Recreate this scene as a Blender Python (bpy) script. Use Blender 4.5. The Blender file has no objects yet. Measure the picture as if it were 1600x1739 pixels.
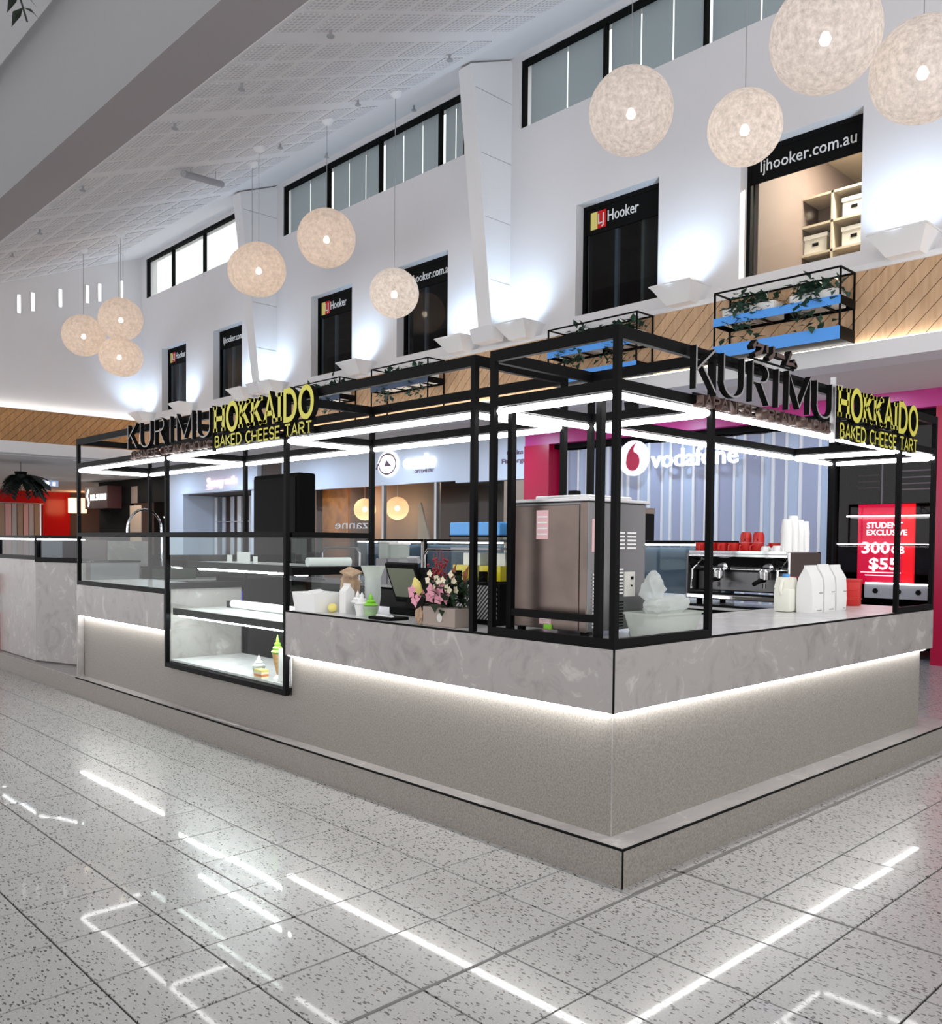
import bpy, bmesh, math, random
from mathutils import Vector, Matrix
R = math.radians
random.seed(7)
S = bpy.context.scene
C = S.collection

# ------------------------------------------------------------------ camera
YAW, PITCH, ROLL, FPX, CY = R(46.2955), R(-1.8427), 0.00913155, 1503.28, 969.74
fw = Vector((math.cos(YAW)*math.cos(PITCH), math.sin(YAW)*math.cos(PITCH), math.sin(PITCH)))
rt = Vector((math.sin(YAW), -math.cos(YAW), 0))
up = rt.cross(fw)
r2 = rt*math.cos(ROLL) + up*math.sin(ROLL)
u2 = -rt*math.sin(ROLL) + up*math.cos(ROLL)
cam = bpy.data.objects.new('camera', bpy.data.cameras.new('camera'))
C.objects.link(cam)
m3 = Matrix((r2, u2, -fw)).transposed()
cam.matrix_world = Matrix.Translation((0, 0, 1.5)) @ m3.to_4x4()
cam.data.sensor_fit = 'HORIZONTAL'
cam.data.sensor_width = 36
cam.data.lens = FPX/1600*36
cam.data.shift_y = (CY-869.5)/1600
cam.data.clip_end = 200
S.camera = cam

# ------------------------------------------------------------------ world and exposure
W = bpy.data.worlds.new('World'); S.world = W; W.use_nodes = True
bg = W.node_tree.nodes['Background']
bg.inputs[0].default_value = (1.0, 0.985, 0.995, 1)
bg.inputs[1].default_value = 0.95
S.view_settings.view_transform = 'Standard'
S.view_settings.look = 'None'
S.view_settings.exposure = 0.95
S.view_settings.gamma = 1.0
S.view_settings.use_curve_mapping = False

# ------------------------------------------------------------------ materials
def newmat(name):
    m = bpy.data.materials.new(name); m.use_nodes = True
    nt = m.node_tree
    return m, nt, nt.nodes['Principled BSDF']
def node(nt, typ, **kw):
    n = nt.nodes.new(typ)
    for k, v in kw.items():
        if k.startswith('i_'): n.inputs[k[2:].replace('_', ' ')].default_value = v
        else: setattr(n, k, v)
    return n
def ramp(nt, fac, stops):
    r = nt.nodes.new('ShaderNodeValToRGB')
    e = r.color_ramp.elements
    while len(e) < len(stops): e.new(0.5)
    for i, (p, c) in enumerate(stops):
        e[i].position = p; e[i].color = (*c, 1) if len(c) == 3 else c
    nt.links.new(fac, r.inputs[0])
    return r.outputs[0]
def mat(name, col, rough=.5, metal=0., noise=0., scale=8., bump=0., coat=0., spec=.5, pos=True):
    m, nt, b = newmat(name)
    b.inputs['Base Color'].default_value = (*col, 1)
    b.inputs['Roughness'].default_value = rough
    b.inputs['Metallic'].default_value = metal
    b.inputs['Coat Weight'].default_value = coat
    b.inputs['Specular IOR Level'].default_value = spec
    if noise or bump:
        g = node(nt, 'ShaderNodeNewGeometry')
        n = node(nt, 'ShaderNodeTexNoise', i_Scale=scale, i_Detail=4.)
        nt.links.new(g.outputs['Position'], n.inputs['Vector'])
        if noise:
            lo = tuple(max(0, c*(1-noise)) for c in col); hi = tuple(min(1, c*(1+noise)) for c in col)
            nt.links.new(ramp(nt, n.outputs[0], [(.3, lo), (.7, hi)]), b.inputs['Base Color'])
        if bump:
            bp = node(nt, 'ShaderNodeBump', i_Strength=bump, i_Distance=.01)
            nt.links.new(n.outputs[0], bp.inputs['Height']); nt.links.new(bp.outputs[0], b.inputs['Normal'])
    return m
def emit(name, col, strength, base=(.8, .8, .8)):
    m, nt, b = newmat(name)
    b.inputs['Base Color'].default_value = (*base, 1)
    b.inputs['Emission Color'].default_value = (*col, 1)
    b.inputs['Emission Strength'].default_value = strength
    return m
def glass(name, tint=(.95, .98, .97), refl=.02, rough=.02):
    m = bpy.data.materials.new(name); m.use_nodes = True
    nt = m.node_tree; nt.nodes.clear()
    o = node(nt, 'ShaderNodeOutputMaterial'); mx = node(nt, 'ShaderNodeMixShader')
    t = node(nt, 'ShaderNodeBsdfTransparent'); g = node(nt, 'ShaderNodeBsdfGlossy', i_Roughness=rough)
    t.inputs[0].default_value = (*tint, 1)
    lw = node(nt, 'ShaderNodeLayerWeight', i_Blend=.35)
    ma = node(nt, 'ShaderNodeMath', operation='MULTIPLY_ADD'); ma.inputs[1].default_value = .25; ma.inputs[2].default_value = refl*.10
    ma.inputs[1].default_value = .55
    nt.links.new(lw.outputs['Fresnel'], ma.inputs[0])
    ge = node(nt, 'ShaderNodeNewGeometry'); iv = node(nt, 'ShaderNodeMath', operation='SUBTRACT'); iv.inputs[0].default_value = 1
    nt.links.new(ge.outputs['Backfacing'], iv.inputs[1])
    fm_ = node(nt, 'ShaderNodeMath', operation='MULTIPLY'); nt.links.new(ma.outputs[0], fm_.inputs[0]); nt.links.new(iv.outputs[0], fm_.inputs[1])
    nt.links.new(fm_.outputs[0], mx.inputs[0]); nt.links.new(t.outputs[0], mx.inputs[1]); nt.links.new(g.outputs[0], mx.inputs[2])
    nt.links.new(mx.outputs[0], o.inputs[0])
    return m
def translucent(name, col, trans=.5, clear=0., noise=0., scale=20., em=0., emc=(1, .85, .7)):
    m = bpy.data.materials.new(name); m.use_nodes = True
    nt = m.node_tree; nt.nodes.clear()
    o = node(nt, 'ShaderNodeOutputMaterial')
    d = node(nt, 'ShaderNodeBsdfDiffuse'); t = node(nt, 'ShaderNodeBsdfTranslucent')
    for n in (d, t): n.inputs[0].default_value = (*col, 1)
    a = node(nt, 'ShaderNodeMixShader'); a.inputs[0].default_value = trans
    nt.links.new(d.outputs[0], a.inputs[1]); nt.links.new(t.outputs[0], a.inputs[2])
    out = a.outputs[0]
    fac = None
    if noise:
        g = node(nt, 'ShaderNodeTexCoord')
        n = node(nt, 'ShaderNodeTexNoise', i_Scale=scale, i_Detail=6., i_Roughness=.75)
        nt.links.new(g.outputs['Object'], n.inputs['Vector'])
        c = ramp(nt, n.outputs[0], [(.32, tuple(x*(1-noise) for x in col)), (.62, col)])
        nt.links.new(c, d.inputs[0]); nt.links.new(c, t.inputs[0])
        fac = n.outputs[0]
    if em:
        e = node(nt, 'ShaderNodeEmission', i_Strength=em); e.inputs[0].default_value = (*emc, 1)
        if noise: nt.links.new(ramp(nt, fac, [(.3, tuple(x*.78 for x in emc)), (.62, emc)]), e.inputs[0])
        ad = node(nt, 'ShaderNodeAddShader'); nt.links.new(out, ad.inputs[0]); nt.links.new(e.outputs[0], ad.inputs[1]); out = ad.outputs[0]
    if clear:
        tr = node(nt, 'ShaderNodeBsdfTransparent'); mx = node(nt, 'ShaderNodeMixShader'); mx.inputs[0].default_value = clear
        nt.links.new(out, mx.inputs[1]); nt.links.new(tr.outputs[0], mx.inputs[2]); out = mx.outputs[0]
    nt.links.new(out, o.inputs[0])
    return m

M = {}
M['black'] = mat('black_steel', (.004, .004, .0045), .45, spec=.06)
M['blackm'] = mat('matt_black', (.005, .005, .005), .7, spec=.08)
M['white'] = mat('white_paint', (.80, .80, .81), .6)
M['wall'] = mat('wall_paint', (.74, .725, .735), .7, noise=.03, scale=.5)
M['ceil'] = mat('ceiling_paint', (.80, .785, .79), .8)
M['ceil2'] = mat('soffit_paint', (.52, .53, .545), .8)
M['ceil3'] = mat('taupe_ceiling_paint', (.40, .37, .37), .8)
M['soffit'] = mat('walkway_soffit', (.72, .68, .66), .8)
M['led'] = emit('led_tube', (1, .995, .985), 7.)
M['ledstrip'] = emit('led_strip', (1, 1, .99), 11.)
M['cove'] = emit('cove_led', (1, .95, .88), 4.)
M['ledsoft'] = emit('led_case', (1, 1, 1), 6.)
M['ledcase'] = emit('led_shelf', (.97, 1, 1), 32.)
M['silver'] = mat('brushed_silver', (.55, .55, .56), .35, .8)
M['silverd'] = mat('dull_silver', (.30, .29, .29), .4, .5)
M['steel'] = mat('stainless', (.15, .118, .105), .30, 1., noise=.25, scale=3.)  # brown in the base colour stands for reflected brown surroundings
M['steeld'] = mat('stainless_dark', (.17, .168, .172), .34, 1., noise=.08, scale=3.)
M['chrome'] = mat('chrome', (.75, .75, .76), .08, 1.)
M['yellow'] = mat('yellow_face', (.62, .58, .07), .4)
M['brown'] = mat('brown_letter', (.07, .038, .03), .5)
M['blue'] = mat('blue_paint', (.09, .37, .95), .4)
M['shaded'] = mat('shaded_blue_paint', (.06, .10, .18), .4)  # the same blue, darkened in the colour to stand for weaker light
M['magenta'] = mat('crimson_panel', (.47, .004, .05), .28)
M['pink'] = mat('magenta_panel', (.55, .03, .24), .35)
M['red'] = mat('red_gloss', (.62, .012, .012), .18)
M['redp'] = mat('red_plastic', (.58, .018, .014), .35)
M['glass'] = glass('clear_glass')
M['wglass'] = glass('window_glass', (.55, .6, .63), .15)
M['dglass'] = glass('dark_glass', (.62, .60, .62), .02)
M['porc'] = mat('white_porcelain', (.85, .85, .84), .3)
M['paper'] = mat('white_paper', (.80, .80, .79), .7)
M['kraft'] = mat('kraft_paper', (.42, .29, .19), .8, noise=.2, scale=20)
M['milk'] = mat('milk_plastic', (.82, .82, .72), .35)
M['leaf'] = mat('leaf_green', (.022, .045, .022), .5, noise=.4, scale=25)
M['fern'] = mat('dark_fern', (.010, .016, .010), .6)
M['ivy'] = mat('ivy_green', (.03, .075, .05), .5, noise=.4, scale=25)
M['petal'] = mat('pink_petal', (.70, .30, .38), .5)
M['cream'] = mat('cream_petal', (.80, .72, .52), .5)
M['calla'] = mat('calla_yellow', (.80, .70, .20), .5)
M['berry'] = mat('red_berry', (.25, .008, .015), .3)
M['bleaf'] = mat('brown_leaf', (.20, .06, .015), .6)
M['green'] = mat('matcha_green', (.22, .60, .03), .45)
M['cone'] = mat('wafer_cone', (.50, .27, .11), .7, noise=.2, scale=60)
M['choco'] = mat('chocolate', (.05, .015, .012), .4)
M['pinkl'] = mat('pink_sticker', (.72, .45, .47), .6)
M['orange'] = mat('orange_wood', (.60, .20, .05), .5, noise=.3, scale=3)
M['tan'] = mat('tan_interior', (.40, .31, .24), .8)
M['dbrown'] = mat('dark_brown_interior', (.13, .095, .085), .8)
M['maroon'] = mat('dark_maroon', (.05, .012, .014), .5)
M['bwhite'] = mat('shopfront_white', (.72, .80, .92), .5)
M['oak'] = mat('pale_oak', (.52, .45, .36), .6, noise=.08, scale=6)
M['oakd'] = mat('shelf_brown', (.26, .19, .16), .6)
M['grey'] = mat('grey_plastic', (.35, .35, .37), .5)
M['tubp'] = translucent('frosted_plastic', (.75, .80, .74), .5, .35)
M['bag'] = translucent('plastic_bag', (.84, .88, .86), .45, .45)
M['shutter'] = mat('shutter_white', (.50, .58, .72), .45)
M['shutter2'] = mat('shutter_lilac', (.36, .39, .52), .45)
M['grille'] = mat('grille_aluminium', (.62, .62, .66), .35, .3)
M['blind'] = translucent('roller_blind', (.52, .55, .58), .5, .04)
M['blind_sunlit'] = translucent('sunlit_blind', (.92, .92, .90), .6, .72)  # brighter, clearer blind copy standing in for sun behind it
M['frost'] = translucent('frosted_slot', (.9, .9, .9), .6, .2)
M['streak'] = emit('light_streak', (1, 1, 1), 1.1)
M['shade'] = translucent('woven_shade', (.72, .65, .60), .5, .14, noise=.34, scale=14., em=.065, emc=(1, .80, .68))
M['shadew'] = translucent('woven_shade_white', (.74, .71, .70), .5, .18, noise=.45, scale=18., em=.055, emc=(1, .90, .87))
M['amber'] = translucent('amber_glass', (.75, .55, .38), .5, .62, em=.12, emc=(1, .62, .34))
M['bulb'] = emit('bulb_glow', (1, .80, .55), 22.)
M['down'] = emit('downlight', (1, .95, .88), 14.)
M['neon'] = emit('pink_neon', (1, .42, .47), 1.3)
M['signw'] = emit('lit_white_sign', (1, 1, 1), 1.4)
M['halo'] = emit('halo_white', (.88, .93, 1), .55, (.7, .75, .85))
M['poster'] = emit('lit_red_poster', (.75, .004, .05), .95, (.4, .01, .04))
M['postere'] = emit('lit_red_edge', (.95, .008, .015), 1.1, (.6, .01, .02))
M['postw'] = emit('poster_white', (1, .93, .95), 2.6)
M['sconce'] = emit('warm_lamp_shade', (1, .48, .22), 1.8)
M['exit'] = emit('blue_sign_face', (.05, .12, .28), .6)
M['bscreen'] = emit('blue_display', (.05, .05, .5), .8, (.01, .01, .05))
M['water'] = mat('blue_header', (.08, .32, .72), .3)
M['juice'] = mat('yellow_juice', (.75, .60, .02), .25)
M['card'] = mat('cardboard_box', (.62, .60, .56), .7)
M['navy'] = mat('slate_letter', (.22, .14, .20), .6)

# marble, taupe panels, wood, terrazzo, perforated ceiling
def marble(name, a, b_, vein, rough=.35):
    m, nt, b = newmat(name)
    g = node(nt, 'ShaderNodeNewGeometry')
    n = node(nt, 'ShaderNodeTexNoise', i_Scale=4.2, i_Detail=8., i_Roughness=.66, i_Distortion=1.2)
    nt.links.new(g.outputs['Position'], n.inputs['Vector'])
    nt.links.new(ramp(nt, n.outputs[0], [(.30, a), (.47, b_), (.56, b_), (.64, vein)]), b.inputs['Base Color'])
    b.inputs['Roughness'].default_value = rough
    return m
M['marble'] = marble('grey_marble', (.235, .22, .21), (.325, .306, .295), (.44, .42, .405))
M['marblew'] = marble('pale_marble', (.50, .50, .50), (.60, .60, .60), (.68, .68, .68), .25)
def taupe():
    m, nt, b = newmat('taupe_stone')
    g = node(nt, 'ShaderNodeNewGeometry')
    n = node(nt, 'ShaderNodeTexNoise', i_Scale=110., i_Detail=3., i_Roughness=.6)
    nt.links.new(g.outputs['Position'], n.inputs['Vector'])
    nt.links.new(ramp(nt, n.outputs[0], [(.34, (.185, .168, .148)), (.64, (.29, .268, .242))]), b.inputs['Base Color'])
    b.inputs['Roughness'].default_value = .5
    return m
M['taupe'] = taupe()
def wood(name, a, b_, rot):
    m, nt, b = newmat(name)
    g = node(nt, 'ShaderNodeTexCoord')
    mp = node(nt, 'ShaderNodeMapping'); mp.inputs['Rotation'].default_value = rot; mp.inputs['Scale'].default_value = (14, 14, 1.6)
    oi = node(nt, 'ShaderNodeObjectInfo')
    ad = node(nt, 'ShaderNodeVectorMath', operation='ADD')
    nt.links.new(g.outputs['Object'], mp.inputs[0]); nt.links.new(mp.outputs[0], ad.inputs[0]); nt.links.new(oi.outputs['Random'], ad.inputs[1])
    n = node(nt, 'ShaderNodeTexNoise', i_Scale=1.5, i_Detail=5.)
    nt.links.new(ad.outputs[0], n.inputs['Vector'])
    col = ramp(nt, n.outputs[0], [(.3, a), (.7, b_)])
    mx = node(nt, 'ShaderNodeMix', data_type='RGBA', blend_type='MULTIPLY'); mx.inputs[0].default_value = 1
    vr = ramp(nt, oi.outputs['Random'], [(0, (.86, .86, .86)), (1, (1.08, 1.06, 1.04))])
    nt.links.new(col, mx.inputs[6]); nt.links.new(vr, mx.inputs[7]); nt.links.new(mx.outputs[2], b.inputs['Base Color'])
    b.inputs['Roughness'].default_value = .55
    return m
M['plank'] = wood('oak_plank', (.54, .34, .19), (.70, .47, .29), (R(-45), 0, 0))
M['plank2'] = wood('honey_plank', (.40, .20, .07), (.54, .29, .12), (0, R(-45), 0))
def terrazzo():
    m, nt, b = newmat('terrazzo_tile')
    g = node(nt, 'ShaderNodeNewGeometry')
    nz = node(nt, 'ShaderNodeTexNoise', i_Scale=60., i_Detail=1.)
    nt.links.new(g.outputs['Position'], nz.inputs['Vector'])
    sc = node(nt, 'ShaderNodeVectorMath', operation='MULTIPLY_ADD'); sc.inputs[1].default_value = (.012, .012, 0)
    nt.links.new(nz.outputs['Color'], sc.inputs[0]); nt.links.new(g.outputs['Position'], sc.inputs[2])
    masks = []
    for rot, thr in (((0, 0, R(25)), .30), ((0, 0, R(-62)), .27), ((0, 0, R(80)), .24)):
        mp = node(nt, 'ShaderNodeMapping'); mp.inputs['Rotation'].default_value = rot; mp.inputs['Scale'].default_value = (66, 27, 1)
        nt.links.new(sc.outputs[0], mp.inputs[0])
        v = node(nt, 'ShaderNodeTexVoronoi', voronoi_dimensions='2D', i_Scale=1.)
        nt.links.new(mp.outputs[0], v.inputs['Vector'])
        sr = node(nt, 'ShaderNodeSeparateColor'); nt.links.new(v.outputs['Color'], sr.inputs[0])
        mu = node(nt, 'ShaderNodeMath', operation='MULTIPLY_ADD'); mu.inputs[1].default_value = thr*2.2; mu.inputs[2].default_value = -thr*1.25
        nt.links.new(sr.outputs[0], mu.inputs[0])
        lt = node(nt, 'ShaderNodeMath', operation='LESS_THAN'); nt.links.new(v.outputs['Distance'], lt.inputs[0]); nt.links.new(mu.outputs[0], lt.inputs[1])
        masks.append(lt.outputs[0])
    a = node(nt, 'ShaderNodeMath', operation='MAXIMUM'); nt.links.new(masks[0], a.inputs[0]); nt.links.new(masks[1], a.inputs[1])
    a2 = node(nt, 'ShaderNodeMath', operation='MAXIMUM'); nt.links.new(a.outputs[0], a2.inputs[0]); nt.links.new(masks[2], a2.inputs[1])
    n2 = node(nt, 'ShaderNodeTexNoise', i_Scale=120., i_Detail=2.)
    nt.links.new(g.outputs['Position'], n2.inputs['Vector'])
    basec = ramp(nt, n2.outputs[0], [(.3, (.37, .364, .355)), (.7, (.465, .458, .447))])
    mx = node(nt, 'ShaderNodeMix', data_type='RGBA'); nt.links.new(a2.outputs[0], mx.inputs[0]); nt.links.new(basec, mx.inputs[6])
    mx.inputs[7].default_value = (.07, .064, .055, 1)
    nt.links.new(mx.outputs[2], b.inputs['Base Color'])
    b.inputs['Roughness'].default_value = .27
    b.inputs['Specular IOR Level'].default_value = .42
    b.inputs['Coat Weight'].default_value = .32
    b.inputs['Coat Roughness'].default_value = .035
    return m
M['tile'] = terrazzo()
M['grout'] = mat('grout', (.035, .033, .03), .9)
M['joint'] = mat('joint_strip', (.14, .135, .13), .5)
def perforated():
    m, nt, b = newmat('perforated_board')
    g = node(nt, 'ShaderNodeTexCoord')
    mp = node(nt, 'ShaderNodeMapping'); mp.inputs['Scale'].default_value = (13.5, 15.2, 13.)
    nt.links.new(g.outputs['Object'], mp.inputs[0])
    fr = node(nt, 'ShaderNodeVectorMath', operation='FRACTION'); nt.links.new(mp.outputs[0], fr.inputs[0])
    sp = node(nt, 'ShaderNodeSeparateXYZ'); nt.links.new(fr.outputs[0], sp.inputs[0])
    out = []
    for k in (0, 1):
        s = node(nt, 'ShaderNodeMath', operation='SUBTRACT'); s.inputs[1].default_value = .5; nt.links.new(sp.outputs[k], s.inputs[0])
        p = node(nt, 'ShaderNodeMath', operation='MULTIPLY'); nt.links.new(s.outputs[0], p.inputs[0]); nt.links.new(s.outputs[0], p.inputs[1]); out.append(p.outputs[0])
    ad = node(nt, 'ShaderNodeMath', operation='ADD'); nt.links.new(out[0], ad.inputs[0]); nt.links.new(out[1], ad.inputs[1])
    nt.links.new(ramp(nt, ad.outputs[0], [(.06, (.54, .525, .53)), (.16, (.76, .745, .75))]), b.inputs['Base Color'])
    b.inputs['Roughness'].default_value = .8
    return m
M['perf'] = perforated()
def grille_glints():  # pale diagonal stripes paint the reflections on the black grille
    m, nt, b = newmat('glinting_grille')
    g = node(nt, 'ShaderNodeTexCoord')
    w = node(nt, 'ShaderNodeTexWave', i_Scale=24.); w.bands_direction = 'DIAGONAL'
    nt.links.new(g.outputs['Object'], w.inputs['Vector'])
    nt.links.new(ramp(nt, w.outputs['Fac'], [(.42, (.015, .015, .015)), (.58, (.6, .6, .6))]), b.inputs['Base Color'])
    return m
M['grille_glints'] = grille_glints()

# ------------------------------------------------------------------ geometry helpers
class B:
    def __init__(s): s.bm = bmesh.new(); s.mi = 0
    def _f(s, fs):
        for f in fs: f.material_index = s.mi
    def box(s, x0, x1, y0, y1, z0, z1, bev=0):
        m = Matrix.Translation(((x0+x1)/2, (y0+y1)/2, (z0+z1)/2)) @ Matrix.Diagonal((abs(x1-x0), abs(y1-y0), abs(z1-z0), 1))
        g = bmesh.ops.create_cube(s.bm, size=1, matrix=m)
        vs = g['verts']
        fs = {f for v in vs for f in v.link_faces}
        s._f(fs)
        if bev:
            es = {e for v in vs for e in v.link_edges}
            r = bmesh.ops.bevel(s.bm, geom=list(es), offset=bev, segments=2, profile=.5, affect='EDGES')
            s._f(r['faces'])
        return s
    def obox(s, c, sx, sy, sz, rot=(0, 0, 0), bev=0):
        from mathutils import Euler
        m = Matrix.Translation(c) @ Euler(rot).to_matrix().to_4x4() @ Matrix.Diagonal((sx, sy, sz, 1))
        g = bmesh.ops.create_cube(s.bm, size=1, matrix=m)
        s._f({f for v in g['verts'] for f in v.link_faces})
        if bev:
            es = {e for v in g['verts'] for e in v.link_edges}
            r = bmesh.ops.bevel(s.bm, geom=list(es), offset=bev, segments=2, profile=.5, affect='EDGES'); s._f(r['faces'])
        return s
    def tube(s, pts, r, seg=8, caps=True, radii=None):
        pts = [Vector(p) for p in pts]; rings = []
        prev = None
        for i, p in enumerate(pts):
            if i == 0: d = pts[1]-p
            elif i == len(pts)-1: d = p-pts[i-1]
            else: d = (pts[i+1]-p).normalized() + (p-pts[i-1]).normalized()
            d.normalize()
            if prev is None:
                a = Vector((0, 0, 1)) if abs(d.z) < .9 else Vector((1, 0, 0))
                n = d.cross(a).normalized()
            else:
                n = (prev - d*prev.dot(d)).normalized()
            prev = n; b = d.cross(n)
            rr = radii[i] if radii else r
            rings.append([s.bm.verts.new(p + (n*math.cos(t)+b*math.sin(t))*rr) for t in [2*math.pi*k/seg for k in range(seg)]])
        fs = []
        for a, b in zip(rings, rings[1:]):
            for k in range(seg): fs.append(s.bm.faces.new((a[k], a[(k+1) % seg], b[(k+1) % seg], b[k])))
        if caps:
            fs.append(s.bm.faces.new(list(reversed(rings[0])))); fs.append(s.bm.faces.new(rings[-1]))
        s._f(fs); return s
    def lathe(s, prof, c=(0, 0, 0), seg=20, caps=True):
        c = Vector(c); rings = []
        for r, z in prof:
            if r < 1e-5: rings.append([s.bm.verts.new(c+Vector((0, 0, z)))])
            else: rings.append([s.bm.verts.new(c+Vector((r*math.cos(2*math.pi*k/seg), r*math.sin(2*math.pi*k/seg), z))) for k in range(seg)])
        fs = []
        for a, b in zip(rings, rings[1:]):
            if len(a) == 1 and len(b) == 1: continue
            for k in range(seg):
                k2 = (k+1) % seg
                if len(a) == 1: fs.append(s.bm.faces.new((a[0], b[k2], b[k])))
                elif len(b) == 1: fs.append(s.bm.faces.new((a[k], a[k2], b[0])))
                else: fs.append(s.bm.faces.new((a[k], a[k2], b[k2], b[k])))
        if caps:
            if len(rings[0]) > 1: fs.append(s.bm.faces.new(list(reversed(rings[0]))))
            if len(rings[-1]) > 1: fs.append(s.bm.faces.new(rings[-1]))
        s._f(fs); return s
    def prism(s, poly, d):
        """poly: list of 3D points (planar), d: extrusion vector"""
        d = Vector(d)
        a = [s.bm.verts.new(Vector(p)) for p in poly]; b = [s.bm.verts.new(Vector(p)+d) for p in poly]
        fs = [s.bm.faces.new(list(reversed(a))), s.bm.faces.new(b)]
        n = len(a)
        for i in range(n): fs.append(s.bm.faces.new((a[i], a[(i+1) % n], b[(i+1) % n], b[i])))
        s._f(fs); return s
    def quad(s, *pts):
        s._f([s.bm.faces.new([s.bm.verts.new(Vector(p)) for p in pts])]); return s
    def ball(s, c, r, u=10, v=7, sc=(1, 1, 1)):
        m = Matrix.Translation(c) @ Matrix.Diagonal((*sc, 1))
        g = bmesh.ops.create_uvsphere(s.bm, u_segments=u, v_segments=v, radius=r, matrix=m)
        s._f({f for x in g['verts'] for f in x.link_faces}); return s
    def leaf(s, p, d, w, n=Vector((0, 0, 1)), bend=.2):
        """a folded leaf blade from p along vector d"""
        p = Vector(p); d = Vector(d); L = d.length; t = d.normalized()
        sd = t.cross(n)
        if sd.length < .01: sd = t.cross(Vector((1, 0, 0)))
        sd.normalize(); nn = sd.cross(t)
        v = [s.bm.verts.new(q) for q in (p, p+d*.45+sd*w+nn*L*.05, p+d*.45-sd*w+nn*L*.05, p+d*.5, p+d-nn*L*bend)]
        fs = [s.bm.faces.new((v[0], v[3], v[1])), s.bm.faces.new((v[0], v[2], v[3])), s.bm.faces.new((v[3], v[4], v[1])), s.bm.faces.new((v[2], v[4], v[3]))]
        s._f(fs); return s
ROOTLOC = {}
def wl(o):
    v = Vector((0, 0, 0))
    while o: v = v + o.location; o = o.parent
    return v
def obj(name, b, mt, parent=None, smooth=False, origin=None):
    me = bpy.data.meshes.new(name)
    bmesh.ops.recalc_face_normals(b.bm, faces=b.bm.faces[:]) if len(b.bm.faces) < 60000 else None
    loc = wl(parent) if parent else Vector((0, 0, 0))
    org = Vector(origin) if origin is not None else loc
    if org.length: bmesh.ops.translate(b.bm, verts=b.bm.verts[:], vec=-org)
    b.bm.to_mesh(me); b.bm.free()
    for x in (mt if isinstance(mt, (list, tuple)) else [mt]): me.materials.append(M[x] if isinstance(x, str) else x)
    if smooth:
        me.shade_smooth(); me.set_sharp_from_angle(angle=R(smooth if smooth is not True else 40))
    o = bpy.data.objects.new(name, me); C.objects.link(o)
    o.parent = parent; o.location = org-loc
    return o
def tag(o, label, cat, group=None, kind=None):
    o['label'] = label; o['category'] = cat
    if group: o['group'] = group
    if kind: o['kind'] = kind
    return o
def thing(name, loc, label, cat, group=None):
    o = bpy.data.objects.new(name, None); C.objects.link(o); o.location = loc
    return tag(o, label, cat, group)
def struct(name, b, mt, label=None, cat=None, smooth=False):
    o = obj(name, b, mt, None, smooth); o['kind'] = 'structure'
    if label: o['label'] = label
    if cat: o['category'] = cat
    return o
def sempty(name, loc, label=None, cat=None):
    o = bpy.data.objects.new(name, None); C.objects.link(o); o.location = loc; o['kind'] = 'structure'
    if label: o['label'] = label
    if cat: o['category'] = cat
    return o
def ctree(o, parent=None):
    c = o.copy(); C.objects.link(c); c.parent = parent
    for ch in o.children: ctree(ch, c)
    return c
def child_copy(o, loc, rot=None):
    c = o.copy(); C.objects.link(c); c.location = loc
    if rot: c.rotation_euler = rot
    return c
def bxo(name, mt, parent, *a, bev=0): return obj(name, B().box(*a, bev=bev), mt, parent)
def light(name, typ, loc, energy, col=(1, 1, 1), size=.2, aim=None, spot=None, blend=.8, parent=None):
    l = bpy.data.lights.new(name, typ); l.energy = energy; l.color = col
    if typ == 'AREA': l.shape = 'DISK'; l.size = size
    elif typ == 'SPOT': l.spot_size = spot; l.spot_blend = blend; l.shadow_soft_size = size
    else: l.shadow_soft_size = size
    o = bpy.data.objects.new(name, l); C.objects.link(o)
    o.location = loc
    if aim is not None: o.rotation_euler = (Vector(aim)-Vector(loc)).to_track_quat('-Z', 'Y').to_euler()
    if parent: o.parent = parent; o.location = Vector(loc)-wl(parent)
    return o

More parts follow.
